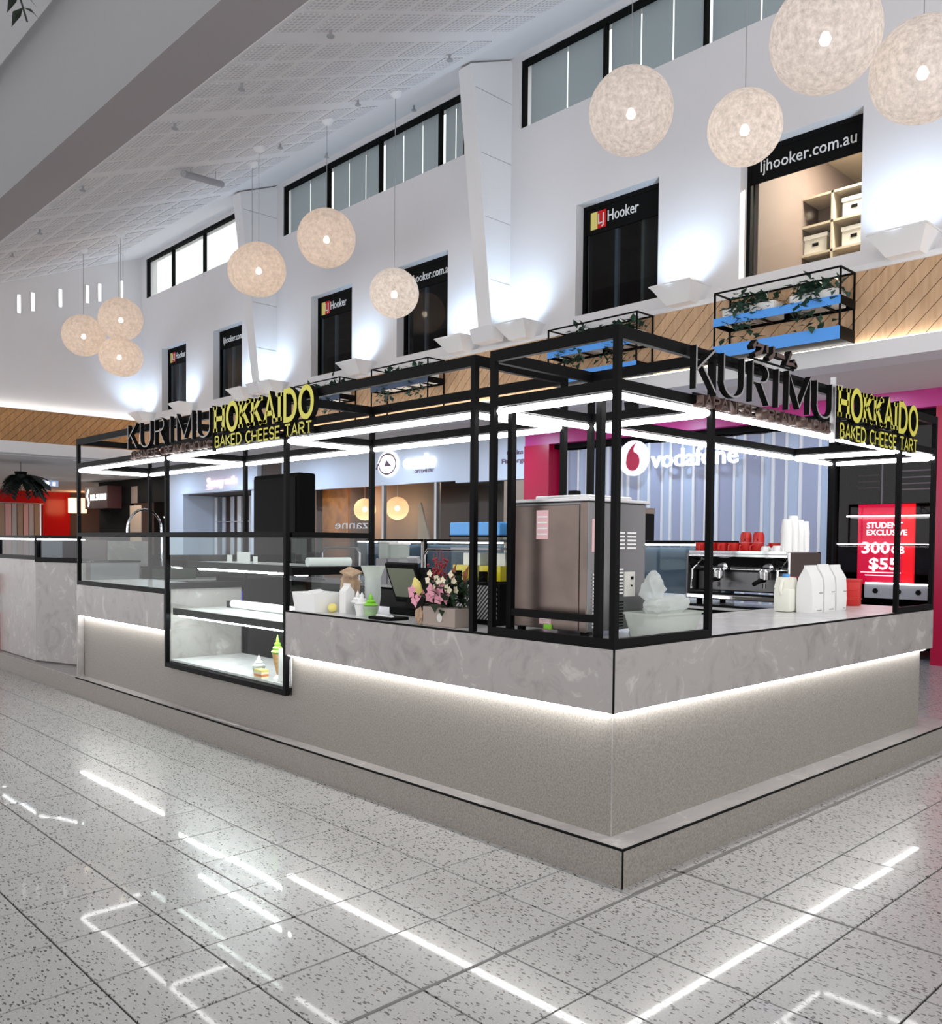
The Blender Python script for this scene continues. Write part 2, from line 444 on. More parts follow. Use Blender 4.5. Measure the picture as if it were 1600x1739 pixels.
# ------------------------------------------------------------------ lettering
def arc(cx, cy, rx, ry, a0, a1, n=10): return [(cx+rx*math.cos(R(a0+(a1-a0)*i/n)), cy+ry*math.sin(R(a0+(a1-a0)*i/n))) for i in range(n+1)]
G = {  # strokes in a cell of height 1; (advance, strokes, serif feet)
 'K': (.62, [[(0, 0), (0, 1)], [(.55, 1), (0, .42)], [(.17, .58), (.58, 0)]], [(0, 0), (0, 1), (.53, 1), (.57, 0)]),
 'U': (.72, [[(0, 1), (0, .33)]+arc(.32, .33, .32, .33, 180, 360, 12)+[(.64, 1)]], [(0, 1), (.64, 1)]),
 'R': (.66, [[(0, 0), (0, 1)], [(0, 1), (.30, 1)]+arc(.30, .76, .24, .24, 90, -90, 10)+[(0, .52)], [(.28, .52), (.58, 0)]], [(0, 0), (0, 1), (.57, 0)]),
 'I': (.22, [[(.05, 0), (.05, 1)]], [(.05, 0), (.05, 1)]),
 'M': (.92, [[(0, 0), (0, 1), (.42, .12), (.84, 1), (.84, 0)]], [(0, 0), (.84, 0)]),
 'J': (.45, [[(.34, 1), (.34, .25)]+arc(.17, .25, .17, .25, 0, -150, 8)], [(.34, 1)]),
 'A': (.70, [[(0, 0), (.32, 1), (.64, 0)], [(.12, .34), (.52, .34)]], [(0, 0), (.64, 0)]),
 'P': (.60, [[(0, 0), (0, 1)], [(0, 1), (.28, 1)]+arc(.28, .74, .25, .26, 90, -90, 10)+[(0, .48)]], [(0, 0), (0, 1)]),
 'N': (.72, [[(0, 0), (0, 1), (.64, 0), (.64, 1)]], [(0, 0), (.64, 1)]),
 'E': (.56, [[(.48, 1), (0, 1), (0, 0), (.48, 0)], [(0, .52), (.40, .52)]], []),
 'S': (.58, [arc(.25, .74, .23, .26, 20, 270, 12)+arc(.25, .24, .25, .24, 90, -160, 12)], []),
 'C': (.68, [arc(.34, .5, .34, .5, 50, 310, 18)], []),
 'H': (.70, [[(0, 0), (0, 1)], [(.60, 0), (.60, 1)], [(0, .5), (.60, .5)]], [(0, 0), (0, 1), (.60, 0), (.60, 1)]),
 'O': (.78, [arc(.35, .5, .35, .5, 0, 360, 24)], []),
 'X': (.62, [[(0, 0), (.55, 1)], [(0, 1), (.55, 0)]], [(0, 0), (.55, 1), (0, 1), (.55, 0)]),
 'B': (.60, [[(0, 0), (0, 1)], [(0, 1), (.27, 1)]+arc(.27, .76, .21, .24, 90, -90, 8)+[(0, .52)], [(.2, .52), (.30, .52)]+arc(.28, .26, .24, .26, 90, -90, 8)+[(0, 0)]], []),
 'D': (.70, [[(0, 0), (0, 1), (.22, 1)]+arc(.22, .5, .40, .5, 90, -90, 14)+[(0, 0)]], []),
 'T': (.64, [[(0, 1), (.58, 1)], [(.29, 1), (.29, 0)]], [(.29, 0)]),
 ' ': (.34, [], []),
 # katakana strokes
 'ku': (1., [[(.38, 1), (.08, .5)], [(.30, .78), (.80, .78), (.66, .35), (.22, 0)]], []),
 'ri': (.8, [[(.12, .95), (.12, .40)], [(.62, 1), (.62, .42), (.25, 0)]], []),
 'bar': (.8, [[(.05, .5), (.70, .46)]], []),
 'mu': (1., [[(.42, 1), (.08, .08), (.85, .18)], [(.60, .45), (.88, 0)]], []),
}
def ribbon(b, pts, w, fn, n, depth):
    """one stroke as an extruded band: fn maps (u,v) to 3D, n is the outward normal"""
    P = [Vector((p[0], p[1])) for p in pts]
    closed = (P[0]-P[-1]).length < 1e-6
    L = len(P); off = []
    for i in range(L):
        a = P[i-1] if i else (P[-2] if closed else None); c = P[i+1] if i < L-1 else (P[1] if closed else None)
        d1 = (P[i]-a).normalized() if a is not None else None; d2 = (c-P[i]).normalized() if c is not None else None
        d = (d1+d2) if d1 and d2 else (d1 or d2)
        d.normalize(); nn = Vector((-d.y, d.x))
        k = 1.
        if d1 and d2: k = 1/max(.5, nn.dot(Vector((-d1.y, d1.x))))
        off.append(nn*w/2*min(k, 1.6))
    fl = [(b.bm.verts.new(fn(P[i]+off[i])), b.bm.verts.new(fn(P[i]-off[i])), b.bm.verts.new(fn(P[i]+off[i])-n*depth), b.bm.verts.new(fn(P[i]-off[i])-n*depth)) for i in range(L)]
    def F(vs, mi):
        f = b.bm.faces.new(vs); f.material_index = mi
    for i in range(L-1):
        a, c = fl[i], fl[i+1]
        F((a[0], a[1], c[1], c[0]), 0); F((a[2], c[2], c[3], a[3]), 1)
        F((a[0], c[0], c[2], a[2]), 1); F((a[1], a[3], c[3], c[1]), 1)
    if not closed:
        F((fl[0][0], fl[0][2], fl[0][3], fl[0][1]), 1); F((fl[-1][0], fl[-1][1], fl[-1][3], fl[-1][2]), 1)
def sign_text(parent, word, org, u, n, width, height, w, depth, mats, serif=0., keys=None, sp=1.0):
    """each letter its own part; org = lower left corner of the front face"""
    u = Vector(u); v = Vector((0, 0, 1)); n = Vector(n); org = Vector(org)
    ks = keys or list(word)
    tot = sum(G[k][0] for k in ks) - .08 + (len(ks)-1)*(sp-1)*.3
    ax = width/tot; x = 0
    for k in ks:
        adv, strokes, feet = G[k]
        if strokes:
            b = B()
            sw = w
            fn = lambda q, x=x: org + u*(x+q.x) + v*q.y
            for st in strokes: ribbon(b, [(px*ax, py*height) for px, py in st], sw, fn, n, depth)
            if serif:
                for fx, fy in feet:
                    yy = (fy*height) + (sw*.38 if fy < .5 else -sw*.38)
                    ribbon(b, [(fx*ax-serif, yy), (fx*ax+serif, yy)], sw*.75, fn, n+n*1e-4, depth)
            me_o = obj('letter', b, mats, parent, origin=org+u*x)
        x += (adv + (sp-1)*.3)*ax
def font_text(name, body, org, u, n, height, mt, parent, width=None, extrude=.004, bold=0., mirror=False):
    """a word of flat lettering on a surface, built from the built-in font"""
    cu = bpy.data.curves.new(name, 'FONT'); cu.body = body; cu.extrude = extrude; cu.size = 1; cu.resolution_u = 2; cu.offset = bold
    t = bpy.data.objects.new(name, cu); C.objects.link(t)
    dg = bpy.context.evaluated_depsgraph_get()
    me = bpy.data.meshes.new_from_object(t.evaluated_get(dg))
    C.objects.unlink(t); bpy.data.objects.remove(t); bpy.data.curves.remove(cu)
    u = Vector(u); n = Vector(n); v = Vector((0, 0, 1))
    xs = [q.co.x for q in me.vertices]; ys = [q.co.y for q in me.vertices]
    x0, x1 = min(xs), max(xs)
    sy = height/.72
    sx = width/(x1-x0) if width else sy
    org = Vector(org); loc = wl(parent) if parent else Vector()
    for q in me.vertices:
        x = (q.co.x-x0)*sx
        if mirror: x = (width or (x1-x0)*sx) - x
        q.co = org + u*x + v*q.co.y*sy + n*q.co.z - loc
    me.materials.clear(); me.materials.append(M[mt])
    o = bpy.data.objects.new(name, me); C.objects.link(o); o.parent = parent
    return o
LU, LN = (0, -1, 0), (-1, 0, 0)      # lettering on faces that look towards -X
RU, RN = (1, 0, 0), (0, -1, 0)       # lettering on faces that look towards -Y

# ------------------------------------------------------------------ setting: floor
KX, KY = 3.111, 2.285
PX, PY, OX, OY = .3912, .3925, 1.127, 2.215
fl = struct('floor', B().box(-3, 20, -4, 42, -.05, -.006), 'grout')
def tile_mesh(n, w, h, mt):
    b = B(); b.box(-w/2, w/2, -h/2, h/2, -.02, 0)
    me = bpy.data.meshes.new(n); b.bm.to_mesh(me); b.bm.free(); me.materials.append(M[mt]); return me
tm = tile_mesh('floor_tile', PX-.0085, PY-.0085, 'tile')
cells = []
for i in range(-9, 46):
    for j in range(-14, 98):
        x, y = OX+(i+.5)*PX, OY+(j+.5)*PY
        if x > KX+.2 and KY+.2 < y < 12.3 and x < 7.2: continue
        d = Vector((x, y, -1.5)); z = d.dot(fw)
        seen = z > .3 and abs(d.dot(r2)/z*FPX) < 860 and d.dot(u2)/z*FPX > CY-1739-60 and (x < KX+.2 or y < KY+.2)
        cells.append((0 if seen else 1, math.hypot(x, y), x, y))
cells.sort()
rest = B(); cnt = 0
for s, d, x, y in cells:
    tx, ty = R(random.gauss(0, .12)), R(random.gauss(0, .12))
    if s == 0 and cnt < 300:
        o = bpy.data.objects.new('floor_tile', tm); C.objects.link(o); o.parent = fl
        o.location = (x, y, 0); o.rotation_euler = (tx, ty, 0); cnt += 1
    else:
        rest.obox((x, y, -.01), PX-.0085, PY-.0085, .02, (tx, ty, 0))
ro = obj('floor_tile_field', rest, 'tile', fl); ro['kind'] = 'stuff'
bxo('joint_strip', 'joint', fl, -2.5, 3.10, OY-.007, OY+.007, -.006, .0015)
bxo('joint_strip', 'joint', fl, 3.47-.006, 3.47+.006, -3.5, KY-.01, -.006, .0015)
bxo('joint_strip', 'joint', fl, 3.1, 9, OY-.012, OY+.012, -.006, .0015)

# ------------------------------------------------------------------ setting: upper wall with windows
XW, YFAR = 9.8, 22.75
OFF = [(4.15, 5.61), (6.78, 8.165), (10.865, 12.19), (13.51, 14.865), (17.55, 18.86), (20.21, 21.54)]
CL = [(2.2, 9.265), (10.5, 15.89), (17.3, 22.45)]
ZB, ZT, ZC0, ZC1 = 4.72, 6.28, 7.70, 8.70
def wall_cells(ys, zs, holes, x0, x1, b):
    for a, c in zip(ys, ys[1:]):
        for e, f in zip(zs, zs[1:]):
            my, mz = (a+c)/2, (e+f)/2
            if any(h[0] < my < h[1] and h[2] < mz < h[3] for h in holes): continue
            b.box(x0, x1, a, c, e, f)
wr = B()
# joined without hidden inner faces: strips between the openings
wr.box(XW, XW+.3, -4, YFAR+.3, 4.45, ZB)
edges = [-4]+[v for p in OFF for v in p]+[YFAR+.3]
for a, c in zip(edges[::2], edges[1::2]): wr.box(XW, XW+.3, a, c, ZB, ZT)
wr.box(XW, XW+.3, -4, YFAR+.3, ZT, ZC0)
edges = [-4]+[v for p in CL for v in p]+[YFAR+.3]
for a, c in zip(edges[::2], edges[1::2]): wr.box(XW, XW+.3, a, c, ZC0, ZC1)
wr.box(XW, XW+.3, -4, YFAR+.3, ZC1, 9.1)
struct('wall_right', wr, 'wall')
wf = B(); wf.box(-6, XW+.3, YFAR, YFAR+.3, 4.55, 9.2)
struct('wall_far', wf, 'wall')
# glowing strips added for streaks of light high on the far wall
for k, x in enumerate((6.83, 7.14, 7.77, 8.42, 8.72, 9.28)):
    w = sempty('window_%d' % (10+k), (x, YFAR, 6.9))
    zt = 7.28+.40*(x-6.83)*.85
    bxo('window_frame', 'white', w, x-.05, x+.05, YFAR-.035, YFAR-.005, zt-.46, zt)
    bxo('window_pane', 'streak', w, x-.03, x+.03, YFAR-.045, YFAR-.034, zt-.44, zt-.02)
# clerestory windows
CLM = [[3.4, 6.15, 7.72], [11.13, 12.73, 14.34], [19.37, 21.0]]
n = 7
for (a, c), ms, bl in zip(CL, CLM, ('blind', 'blind', 'blind_sunlit')):
    w = sempty('window_%d' % n, (XW, (a+c)/2, ZC0)); n += 1
    bxo('window_frame', 'blackm', w, XW+.02, XW+.10, a, c, ZC1-.07, ZC1)
    bxo('window_frame', 'blackm', w, XW+.02, XW+.10, a, a+.05, ZC0, ZC1-.07)
    bxo('window_frame', 'blackm', w, XW+.02, XW+.10, c-.05, c, ZC0, ZC1-.07)
    ed = [a+.05]+ms+[c-.05]
    for m_ in ms: bxo('mullion', 'blackm', w, XW+.02, XW+.10, m_-.022, m_+.022, ZC0, ZC1-.07)
    for p, q in zip(ed, ed[1:]):
        bxo('window_pane', 'glass', w, XW+.06, XW+.066, p+.02, q-.02, ZC0, ZC1-.07)
        k = max(2, int(round((q-p)/.62)))
        for t in range(k):       # hanging blind panels with a slit of daylight between
            y0, y1 = p+.03+(q-p-.06)*t/k, p+.03+(q-p-.06)*(t+1)/k
            bxo('blind_panel', bl, w, XW+.13, XW+.135, y0+.012, y1-.012, ZC0, ZC1)
# office windows
TXT = {0: 'url', 1: 'logo', 2: 'url', 3: 'logo', 4: 'url', 5: 'logo'}
for k, (a, c) in enumerate(OFF):
    w = sempty('window_%d' % (k+1), (XW, (a+c)/2, ZB))
    f = B()
    xr0, xr1 = XW+.16, XW+.22
    for bx in ((a, a+.05, ZB, ZT), (c-.05, c, ZB, ZT), (a+.05, c-.05, ZB, ZB+.04), (a+.05, c-.05, ZT-.06, ZT)): f.box(xr0, xr1, *bx)
    obj('window_frame', f, 'blackm', w)
    bxo('window_pane', 'wglass' if k else 'glass', w, xr0+.03, xr0+.036, a+.05, c-.05, ZB+.04, ZT-.06)
    zb = ZT-.41
    bxo('sign_band', 'blackm', w, xr0+.012, xr0+.028, a+.05, c-.05, zb, ZT-.06)
    if TXT[k] == 'url':
        font_text('lettering', 'ljhooker.com.au', (xr0+.008, c-.17, zb+.12), LU, LN, .145, 'postw' if 0 else 'paper', w, width=(c-a)*.79)
    else:
        lo = bxo('emblem', 'calla', w, xr0+.004, xr0+.010, c-.25, c-.13, zb+.06, zb+.30)
        bxo('emblem', 'red', w, xr0+.004, xr0+.0101, c-.40, c-.25, zb+.06, zb+.30)
        font_text('lettering', 'LJ', (xr0+.002, c-.265, zb+.12), LU, LN, .15, 'paper', w, width=.10)
        font_text('lettering', 'Hooker', (xr0+.006, c-.43, zb+.12), LU, LN, .16, 'paper', w, width=.52)
    # room behind the glass
    rm = B()
    rm.box(XW+3.2, XW+3.25, a-1.2, c+1.6, ZB-.6, 7.3); rm.box(XW+.3, XW+3.2, a-1.25, a-1.2, ZB-.6, 7.3)
    rm.box(XW+.3, XW+3.2, c+1.6, c+1.65, ZB-.6, 7.3); rm.box(XW+.3, XW+3.2, a-1.2, c+1.6, 6.72, 7.3)
    rm.box(XW+.3, XW+3.2, a-1.2, c+1.6, ZB-.6, ZB-.55)
    obj('room', rm, mat('office_wall', (.34, .29, .24), .8) if k == 0 else 'dbrown', w)
    if k != 0:
        bxo('mullion', 'grey', w, xr0+.05, xr0+.10, a+(c-a)*.58, a+(c-a)*.62, ZB+.04, zb)
# shelving unit and boxes in the lit office
sh = thing('shelf_unit', (XW+1.2, 5.0, ZB-.55), 'pale oak shelving unit full of archive boxes inside the lit upper window', 'shelf')
bxo('side_panel', 'oak', sh, XW+.75, XW+1.95, 5.60, 5.64, ZB-.55, 5.98)
bxo('back_panel', 'oakd', sh, XW+1.9, XW+1.95, 3.4, 5.60, ZB-.55, 6.05)
bxo('side_panel', 'oak', sh, XW+.75, XW+.78, 5.64, 6.6, ZB-.55, 5.86)
for y in (5.12, 4.62, 4.12, 3.62): bxo('divider', 'oak', sh, XW+1.45, XW+1.9, y, y+.03, ZB-.55, 6.05)
for z in (4.90, 5.28, 5.65, 6.02): bxo('shelf_board', 'oak', sh, XW+1.45, XW+1.9, 3.4, 5.60, z, z+.03)
q = 0
for (y, z, l) in ((5.22, 5.31, 'white archive box on the upper shelf seen through the lit office window, left column'), (4.72, 5.68, 'white archive box alone on the top shelf, second column, seen through the lit office window'),
               (5.22, 4.93, 'white archive box on the lower shelf of the left column, in the lit office window'), (4.72, 5.31, 'white archive box on the middle shelf of the second column in the lit office window')):
    ab = thing('archive_box', (XW+1.65, y+.15, z), l, 'box', 'archive boxes on the office shelf')
    bxo('carton', 'card', ab, XW+1.5, XW+1.85, y, y+.30, z, z+.20); bxo('lid', 'paper', ab, XW+1.49, XW+1.86, y-.01, y+.31, z+.20, z+.25)
    bxo('hand_hole', 'blackm', ab, XW+1.494, XW+1.502, y+.11, y+.19, z+.10, z+.14)
ol = thing('office_light', (XW+2.2, 4.25, 6.72), 'louvred ceiling light inside the lit upper office', 'ceiling light')
bxo('frame', 'white', ol, XW+1.9, XW+2.5, 3.95, 4.5, 6.69, 6.72); light('office_beam', 'AREA', (XW+1.3, 4.4, 6.66), 105, (1, .88, .72), .5, (XW+1.3, 4.8, 4), None, 0, ol); bxo('diffuser', 'down', ol, XW+1.95, XW+2.45, 4.0, 4.45, 6.68, 6.69)

# buttress fins
for k, y in enumerate((9.45, 16.13)):
    fin = sempty('trim_%d' % (k+4), (XW, y, 4.75))
    b = B(); b.prism([(9.42, y+.02, 4.75), (XW, y+.02, 4.75), (XW, y+.02, 8.78), (8.97, y+.02, 8.44)], (0, .24, 0))
    obj('fin_core', b, 'white', fin)
    zs = [4.75, 5.42, 6.32, 7.22, 8.12]
    fx = lambda z: 9.42 + (8.97-9.42)*(z-4.75)/(8.44-4.75)
    for a, c in zip(zs, zs[1:]+[None]):
        if c is None: pl = [(fx(a)+.02, y, a+.008), (XW, y, a+.008), (XW, y, 8.74), (fx(8.4)+.02, y, 8.4)]
        else: pl = [(fx(a)+.02, y, a+.008), (XW, y, a+.008), (XW, y, c-.008), (fx(c)+.02, y, c-.008)]
        obj('fin_panel', B().prism(pl, (0, .02, 0)), 'white', fin)
    obj('fin_flange', B().prism([(fx(4.75)-.02, y-.012, 4.75), (fx(4.75)+.02, y-.012, 4.75), (fx(8.42)+.02, y-.012, 8.42), (fx(8.42)-.02, y-.012, 8.42)], (0, .29, 0)), 'white', fin)
    b = B(); b.prism([(9.28, y-.1, 4.72), (9.62, y-.1, 4.72), (9.55, y-.1, 4.52), (9.36, y-.1, 4.52)], (0, .45, 0))
    obj('bracket', b, 'white', fin)

# wood fascia, white band, soffit
XD = 9.74
wt = struct('trim_1', B().box(XD, XW+.3, -4, YFAR, 3.68, 4.45), 'maroon')
def planks(par, lo, hi, z0, z1, pitch, mk, mt):
    H = z1-z0; t = lo-H; g = .006
    while t < hi:
        # parallelogram leaning 45 degrees, clipped to [lo, hi]
        pts = [(t+H+g, z0), (t+H+pitch-g, z0), (t+pitch-g, z1), (t+g, z1)]
        def clip(ps, val, sgn):
            out = []
            for i in range(len(ps)):
                p, q_ = ps[i], ps[(i+1) % len(ps)]
                ip, iq = sgn*(p[0]-val) >= 0, sgn*(q_[0]-val) >= 0
                if ip: out.append(p)
                if ip != iq:
                    k = (val-p[0])/(q_[0]-p[0]); out.append((val, p[1]+(q_[1]-p[1])*k))
            return out
        pts = clip(clip(pts, lo, 1), hi, -1)
        if len(pts) >= 3:
            b = B(); pp, d = mk(pts); b.prism(pp, d)
            c = sum((Vector(p) for p in pp), Vector())/len(pp)
            obj('plank', b, mt, par, origin=c)
        t += pitch
planks(wt, 1.5, YFAR-.06, 3.68, 4.47, .195, lambda ps: ([(XD-.022, a, z) for a, z in ps], (.022, 0, 0)), 'plank')
wt2 = struct('trim_2', B().box(-6, XD-.03, YFAR-.04, YFAR+.3, 3.78, 4.55), 'maroon')
planks(wt2, 3.6, XD-.03, 3.80, 4.57, .195, lambda ps: ([(3.6+XD-.03-a, YFAR-.062, z) for a, z in ps], (0, .022, 0)), 'plank2')
bd = B(); bd.box(XD-.10, XW+.3, -4, YFAR+.3, 3.49, 3.68); bd.box(-6, XD-.10, YFAR-.12, YFAR+.3, 3.52, 3.80)
struct('trim_3', bd, 'white')
bxo('cove_light', 'cove', wt, XD-.095, XD-.03, -3.5, YFAR-.15, 3.681, 3.688)
bxo('cove_light', 'cove', wt2, 0, XD-.12, YFAR-.11, YFAR-.065, 4.611, 4.618)
bxo('ledge', 'white', wt, XD-.05, XW, -4, YFAR, 4.47, 4.53)
bxo('ledge', 'white', wt2, -6, XD-.05, YFAR-.09, YFAR, 4.57, 4.61)
sf = B(); sf.box(XW+.3, 16, -4, YFAR+.3, 3.50, 3.60); sf.box(-6, 16, YFAR+.3, 42, 3.50, 3.60)
struct('ceiling_soffit', sf, 'soffit')

# sloped ceiling with perforated boards
SL = .40
zc = lambda x: 8.8-SL*(9.8-x)
cb = B(); cb.prism([(4.07, -4, zc(4.07)), (10.1, -4, zc(10.1)), (10.1, -4, zc(10.1)+.15), (4.07, -4, zc(4.07)+.15)], (0, 27.05, 0))
ce = struct('ceiling', cb, 'ceil')
c2 = B(); c2.box(2.86, 4.07, -4, 23.05, zc(4.07), zc(4.07)+.15); c2.box(-8, 2.86, -4, 23.05, zc(4.07)-.16, zc(4.07)+.15)  # runs on unseen past the camera, added to block sky light from the ceiling
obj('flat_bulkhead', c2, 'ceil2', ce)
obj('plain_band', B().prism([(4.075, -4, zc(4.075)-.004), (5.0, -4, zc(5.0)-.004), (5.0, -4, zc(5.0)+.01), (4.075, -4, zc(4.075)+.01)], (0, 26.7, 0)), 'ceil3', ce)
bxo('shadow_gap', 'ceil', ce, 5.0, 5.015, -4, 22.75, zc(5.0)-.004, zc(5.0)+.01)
ang = math.atan(SL)
pb = B(); pb.box(-.185, .185, -.23, .23, -.004, .004)
p0 = obj('perforated_panel', pb, 'perf', ce)
rows = []
y = 3.9
k = 0
while y < 22.3:
    rows.append(y); k += 1
    y += .58 if k % 4 else .80
first = True
for ry in rows:
    for kx in range(8):
        x = 5.27 + kx*.46
        loc = (x, ry, zc(x)-.006)
        o = p0 if first else p0.copy()
        if not first: C.objects.link(o)
        first = False
        o.location = loc; o.rotation_euler = (0, -ang, 0); o.parent = ce
# sprinkler heads on the ceiling
SPR = [(5.75, 8.35), (5.55, 9.95), (5.35, 11.35), (5.2, 14.2), (5.5, 17.1), (5.6, 19.0), (8.3, 9.2), (8.0, 10.9), (7.9, 12.9), (5.0, 20.2), (9.5, 11.4), (9.5, 13.9)]
SPL = ['nearest the top of the picture', 'second from the top along the panel edge', 'third along the panel edge', 'fourth along the panel edge', 'fifth along the panel edge', 'sixth along the panel edge', 'between the two pendant cords nearest the fin', 'near the cord of the low small globe', 'near the twin beige globes', 'farthest towards the far wall', 'above the middle high window, right', 'above the middle high window, left']
sp = thing('sprinkler_head', (5.75, 8.35, zc(5.75)), '', 'sprinkler', 'sprinkler heads dotted over the sloped ceiling')
obj('stem', B().tube([(5.75, 8.35, zc(5.75)+.01), (5.75, 8.35, zc(5.75)-.07)], .016, 6), 'grey', sp)
obj('deflector', B().lathe([(.0, -.09), (.045, -.085), (.045, -.075), (.0, -.07)], (5.75, 8.35, zc(5.75)), 8), 'grey', sp)
for k, (x, y) in enumerate(SPR):
    o = sp if k == 0 else ctree(sp)
    o.location = (x, y, zc(x)); o['label'] = 'small grey sprinkler head on the sloped ceiling, ' + SPL[k]
# batten light hanging under the ceiling
bt = thing('batten_light', (7.2, 14.2, 7.55), 'unlit grey tube light hanging from two wires below the sloped ceiling', 'tube light')
obj('tube', B().tube([(6.62, 13.75, 7.42), (7.62, 14.35, 7.70)], .055, 10), 'grey', bt, True)
for x, y, z in ((6.80, 13.86, 7.49), (7.45, 14.25, 7.67)): obj('wire', B().tube([(x, y, z), (x, y, zc(x))], .006, 5), 'grey', bt)

# ------------------------------------------------------------------ wall uplights
UP = [(3.6, 'nearest, above the right end of the timber fascia'), (6.28, 'between the lit office window and the planter with two blue bands'), (9.02, 'just right of the nearer buttress fin foot'),
      (10.35, 'just left of the nearer buttress fin foot'), (13.05, 'between the third and fourth office windows'), (15.95, 'just right of the farther buttress fin foot'),
      (17.1, 'just left of the farther buttress fin foot'), (19.9, 'between the two farthest office windows'), (22.2, 'in the far corner of the hall')]
for y, l in UP:
    t = thing('wall_uplight', (9.6, y, 4.5), 'white wedge-shaped wall uplight ' + l, 'wall light', 'uplights along the timber fascia')
    b = B()
    lo_, hi_ = [(9.52, y-.17), (9.8, y-.17), (9.8, y+.17), (9.52, y+.17)], [(9.33, y-.29), (9.8, y-.29), (9.8, y+.29), (9.33, y+.29)]
    a = [b.bm.verts.new((p[0], p[1], 4.50)) for p in lo_]; c = [b.bm.verts.new((p[0], p[1], 4.70)) for p in hi_]
    b.bm.faces.new(a)
    for i in range(4): b.bm.faces.new((a[i], a[(i+1) % 4], c[(i+1) % 4], c[i]))
    obj('housing', b, 'white', t)
    b = B(); b.box(9.32, 9.345, y-.30, y+.30, 4.70, 4.72); b.box(9.345, 9.8, y-.30, y-.275, 4.70, 4.72); b.box(9.345, 9.8, y+.275, y+.30, 4.70, 4.72)
    obj('rim', b, 'white', t)
    light('uplight_lamp', 'SPOT', (9.42, y, 4.66), 36, (.56, .77, 1), .06, (9.70, y+.12, 5.9), R(135), 1., t)

# ------------------------------------------------------------------ planter frames on the fascia
def planter(y0, y1, band, low, lab, sh_lab, seed):
    rnd = random.Random(seed)
    xf, xb, z0, z1 = 9.35, 9.715, 3.70, 4.47
    t = thing('hanging_planter', ((xf+xb)/2, (y0+y1)/2, z0), lab, 'planter', 'steel planter frames hung on the timber fascia')
    s = .018
    for x in (xf, xb-s):
        for y in (y0, y1-s): bxo('upright', 'black', t, x, x+s, y, y+s, z0, z1)
        bxo('top_rail', 'black', t, x, x+s, y0+s, y1-s, z1-s, z1)
    for y in (y0, y1-s): bxo('top_rail', 'black', t, xf+s, xb-s, y, y+s, z1-s, z1)
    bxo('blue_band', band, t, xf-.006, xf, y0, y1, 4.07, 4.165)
    bxo('end_band', 'black', t, xf, xb, y0-.004, y0, 4.07, 4.165); bxo('end_band', 'black', t, xf, xb, y1, y1+.004, 4.07, 4.165)
    bxo('back_band', 'black', t, xb-.006, xb, y0+s, y1-s, 4.07, 4.165)
    for k in range(4):
        y = y0+.2+(y1-y0-.4)*k/3; bxo('cross_bar', 'black', t, xf+s, xb-s, y-.015, y+.015, 4.075, 4.09)
    if low:
        bxo('blue_band', low, t, xf-.006, xf, y0, y1, 3.70, 3.84)
        bxo('end_band', 'black', t, xf, xb, y0-.004, y0, 3.70, 3.84); bxo('end_band', 'black', t, xf, xb, y1, y1+.004, 3.70, 3.84)
        bxo('tray', 'black', t, xf, xb-.01, y0, y1, 3.70, 3.712)
    for j, (f0, f1) in enumerate(((.05, .40), (.52, .95))):
        pa, pc = y0+(y1-y0)*f0, y0+(y1-y0)*f1
        pt = thing('planter_box', ((xf+xb)/2, (pa+pc)/2, 4.09), ('right-hand' if j == 0 else 'left-hand') + ' white trough with trailing greenery in the ' + lab.split(' on ')[0].replace('planter frame', 'frame'), 'plant', 'white troughs in the planter frames')
        pt['label'] = ('right' if j == 0 else 'left') + ' white trough of trailing plants in the ' + sh_lab
        bxo('trough', 'porc', pt, xf+.06, xb-.05, pa, pc, 4.092, 4.27, bev=.008)
        bxo('soil', 'dbrown', pt, xf+.075, xb-.065, pa+.015, pc-.015, 4.262, 4.272)
        b = B()
        for k in range(170):
            y = rnd.gauss((pa+pc)/2, .13); y = min(pc, max(pa, y)); x = rnd.uniform(xf+.05, xb-.06)
            z = 4.27+abs(rnd.gauss(0, .07))
            if rnd.random() < .4: x = xf+.03; z = 4.26-rnd.random()**1.5*.42
            d = Vector((rnd.uniform(-.9, .3), rnd.uniform(-1, 1), rnd.uniform(-.5, .8))).normalized()*rnd.uniform(.07, .16)
            b.leaf((x, y, z), d, d.length*.28)
        obj('foliage', b, 'ivy', pt)
planter(4.155, 5.67, 'blue', 'blue', 'steel planter frame with two bright blue bands below the lit office window', 'planter below the lit office window', 1)
planter(6.77, 8.28, 'blue', 'blue', 'steel planter frame with bright blue bands behind the front corner post of the kiosk', 'planter behind the kiosk front corner post', 2)
planter(10.83, 12.33, 'shaded', None, 'steel planter frame with one shaded blue band, third from the right', 'third planter from the right', 3)
planter(13.25, 14.75, 'shaded', None, 'steel planter frame behind the yellow sign letters, farthest of the row', 'farthest planter, behind the yellow letters', 4)

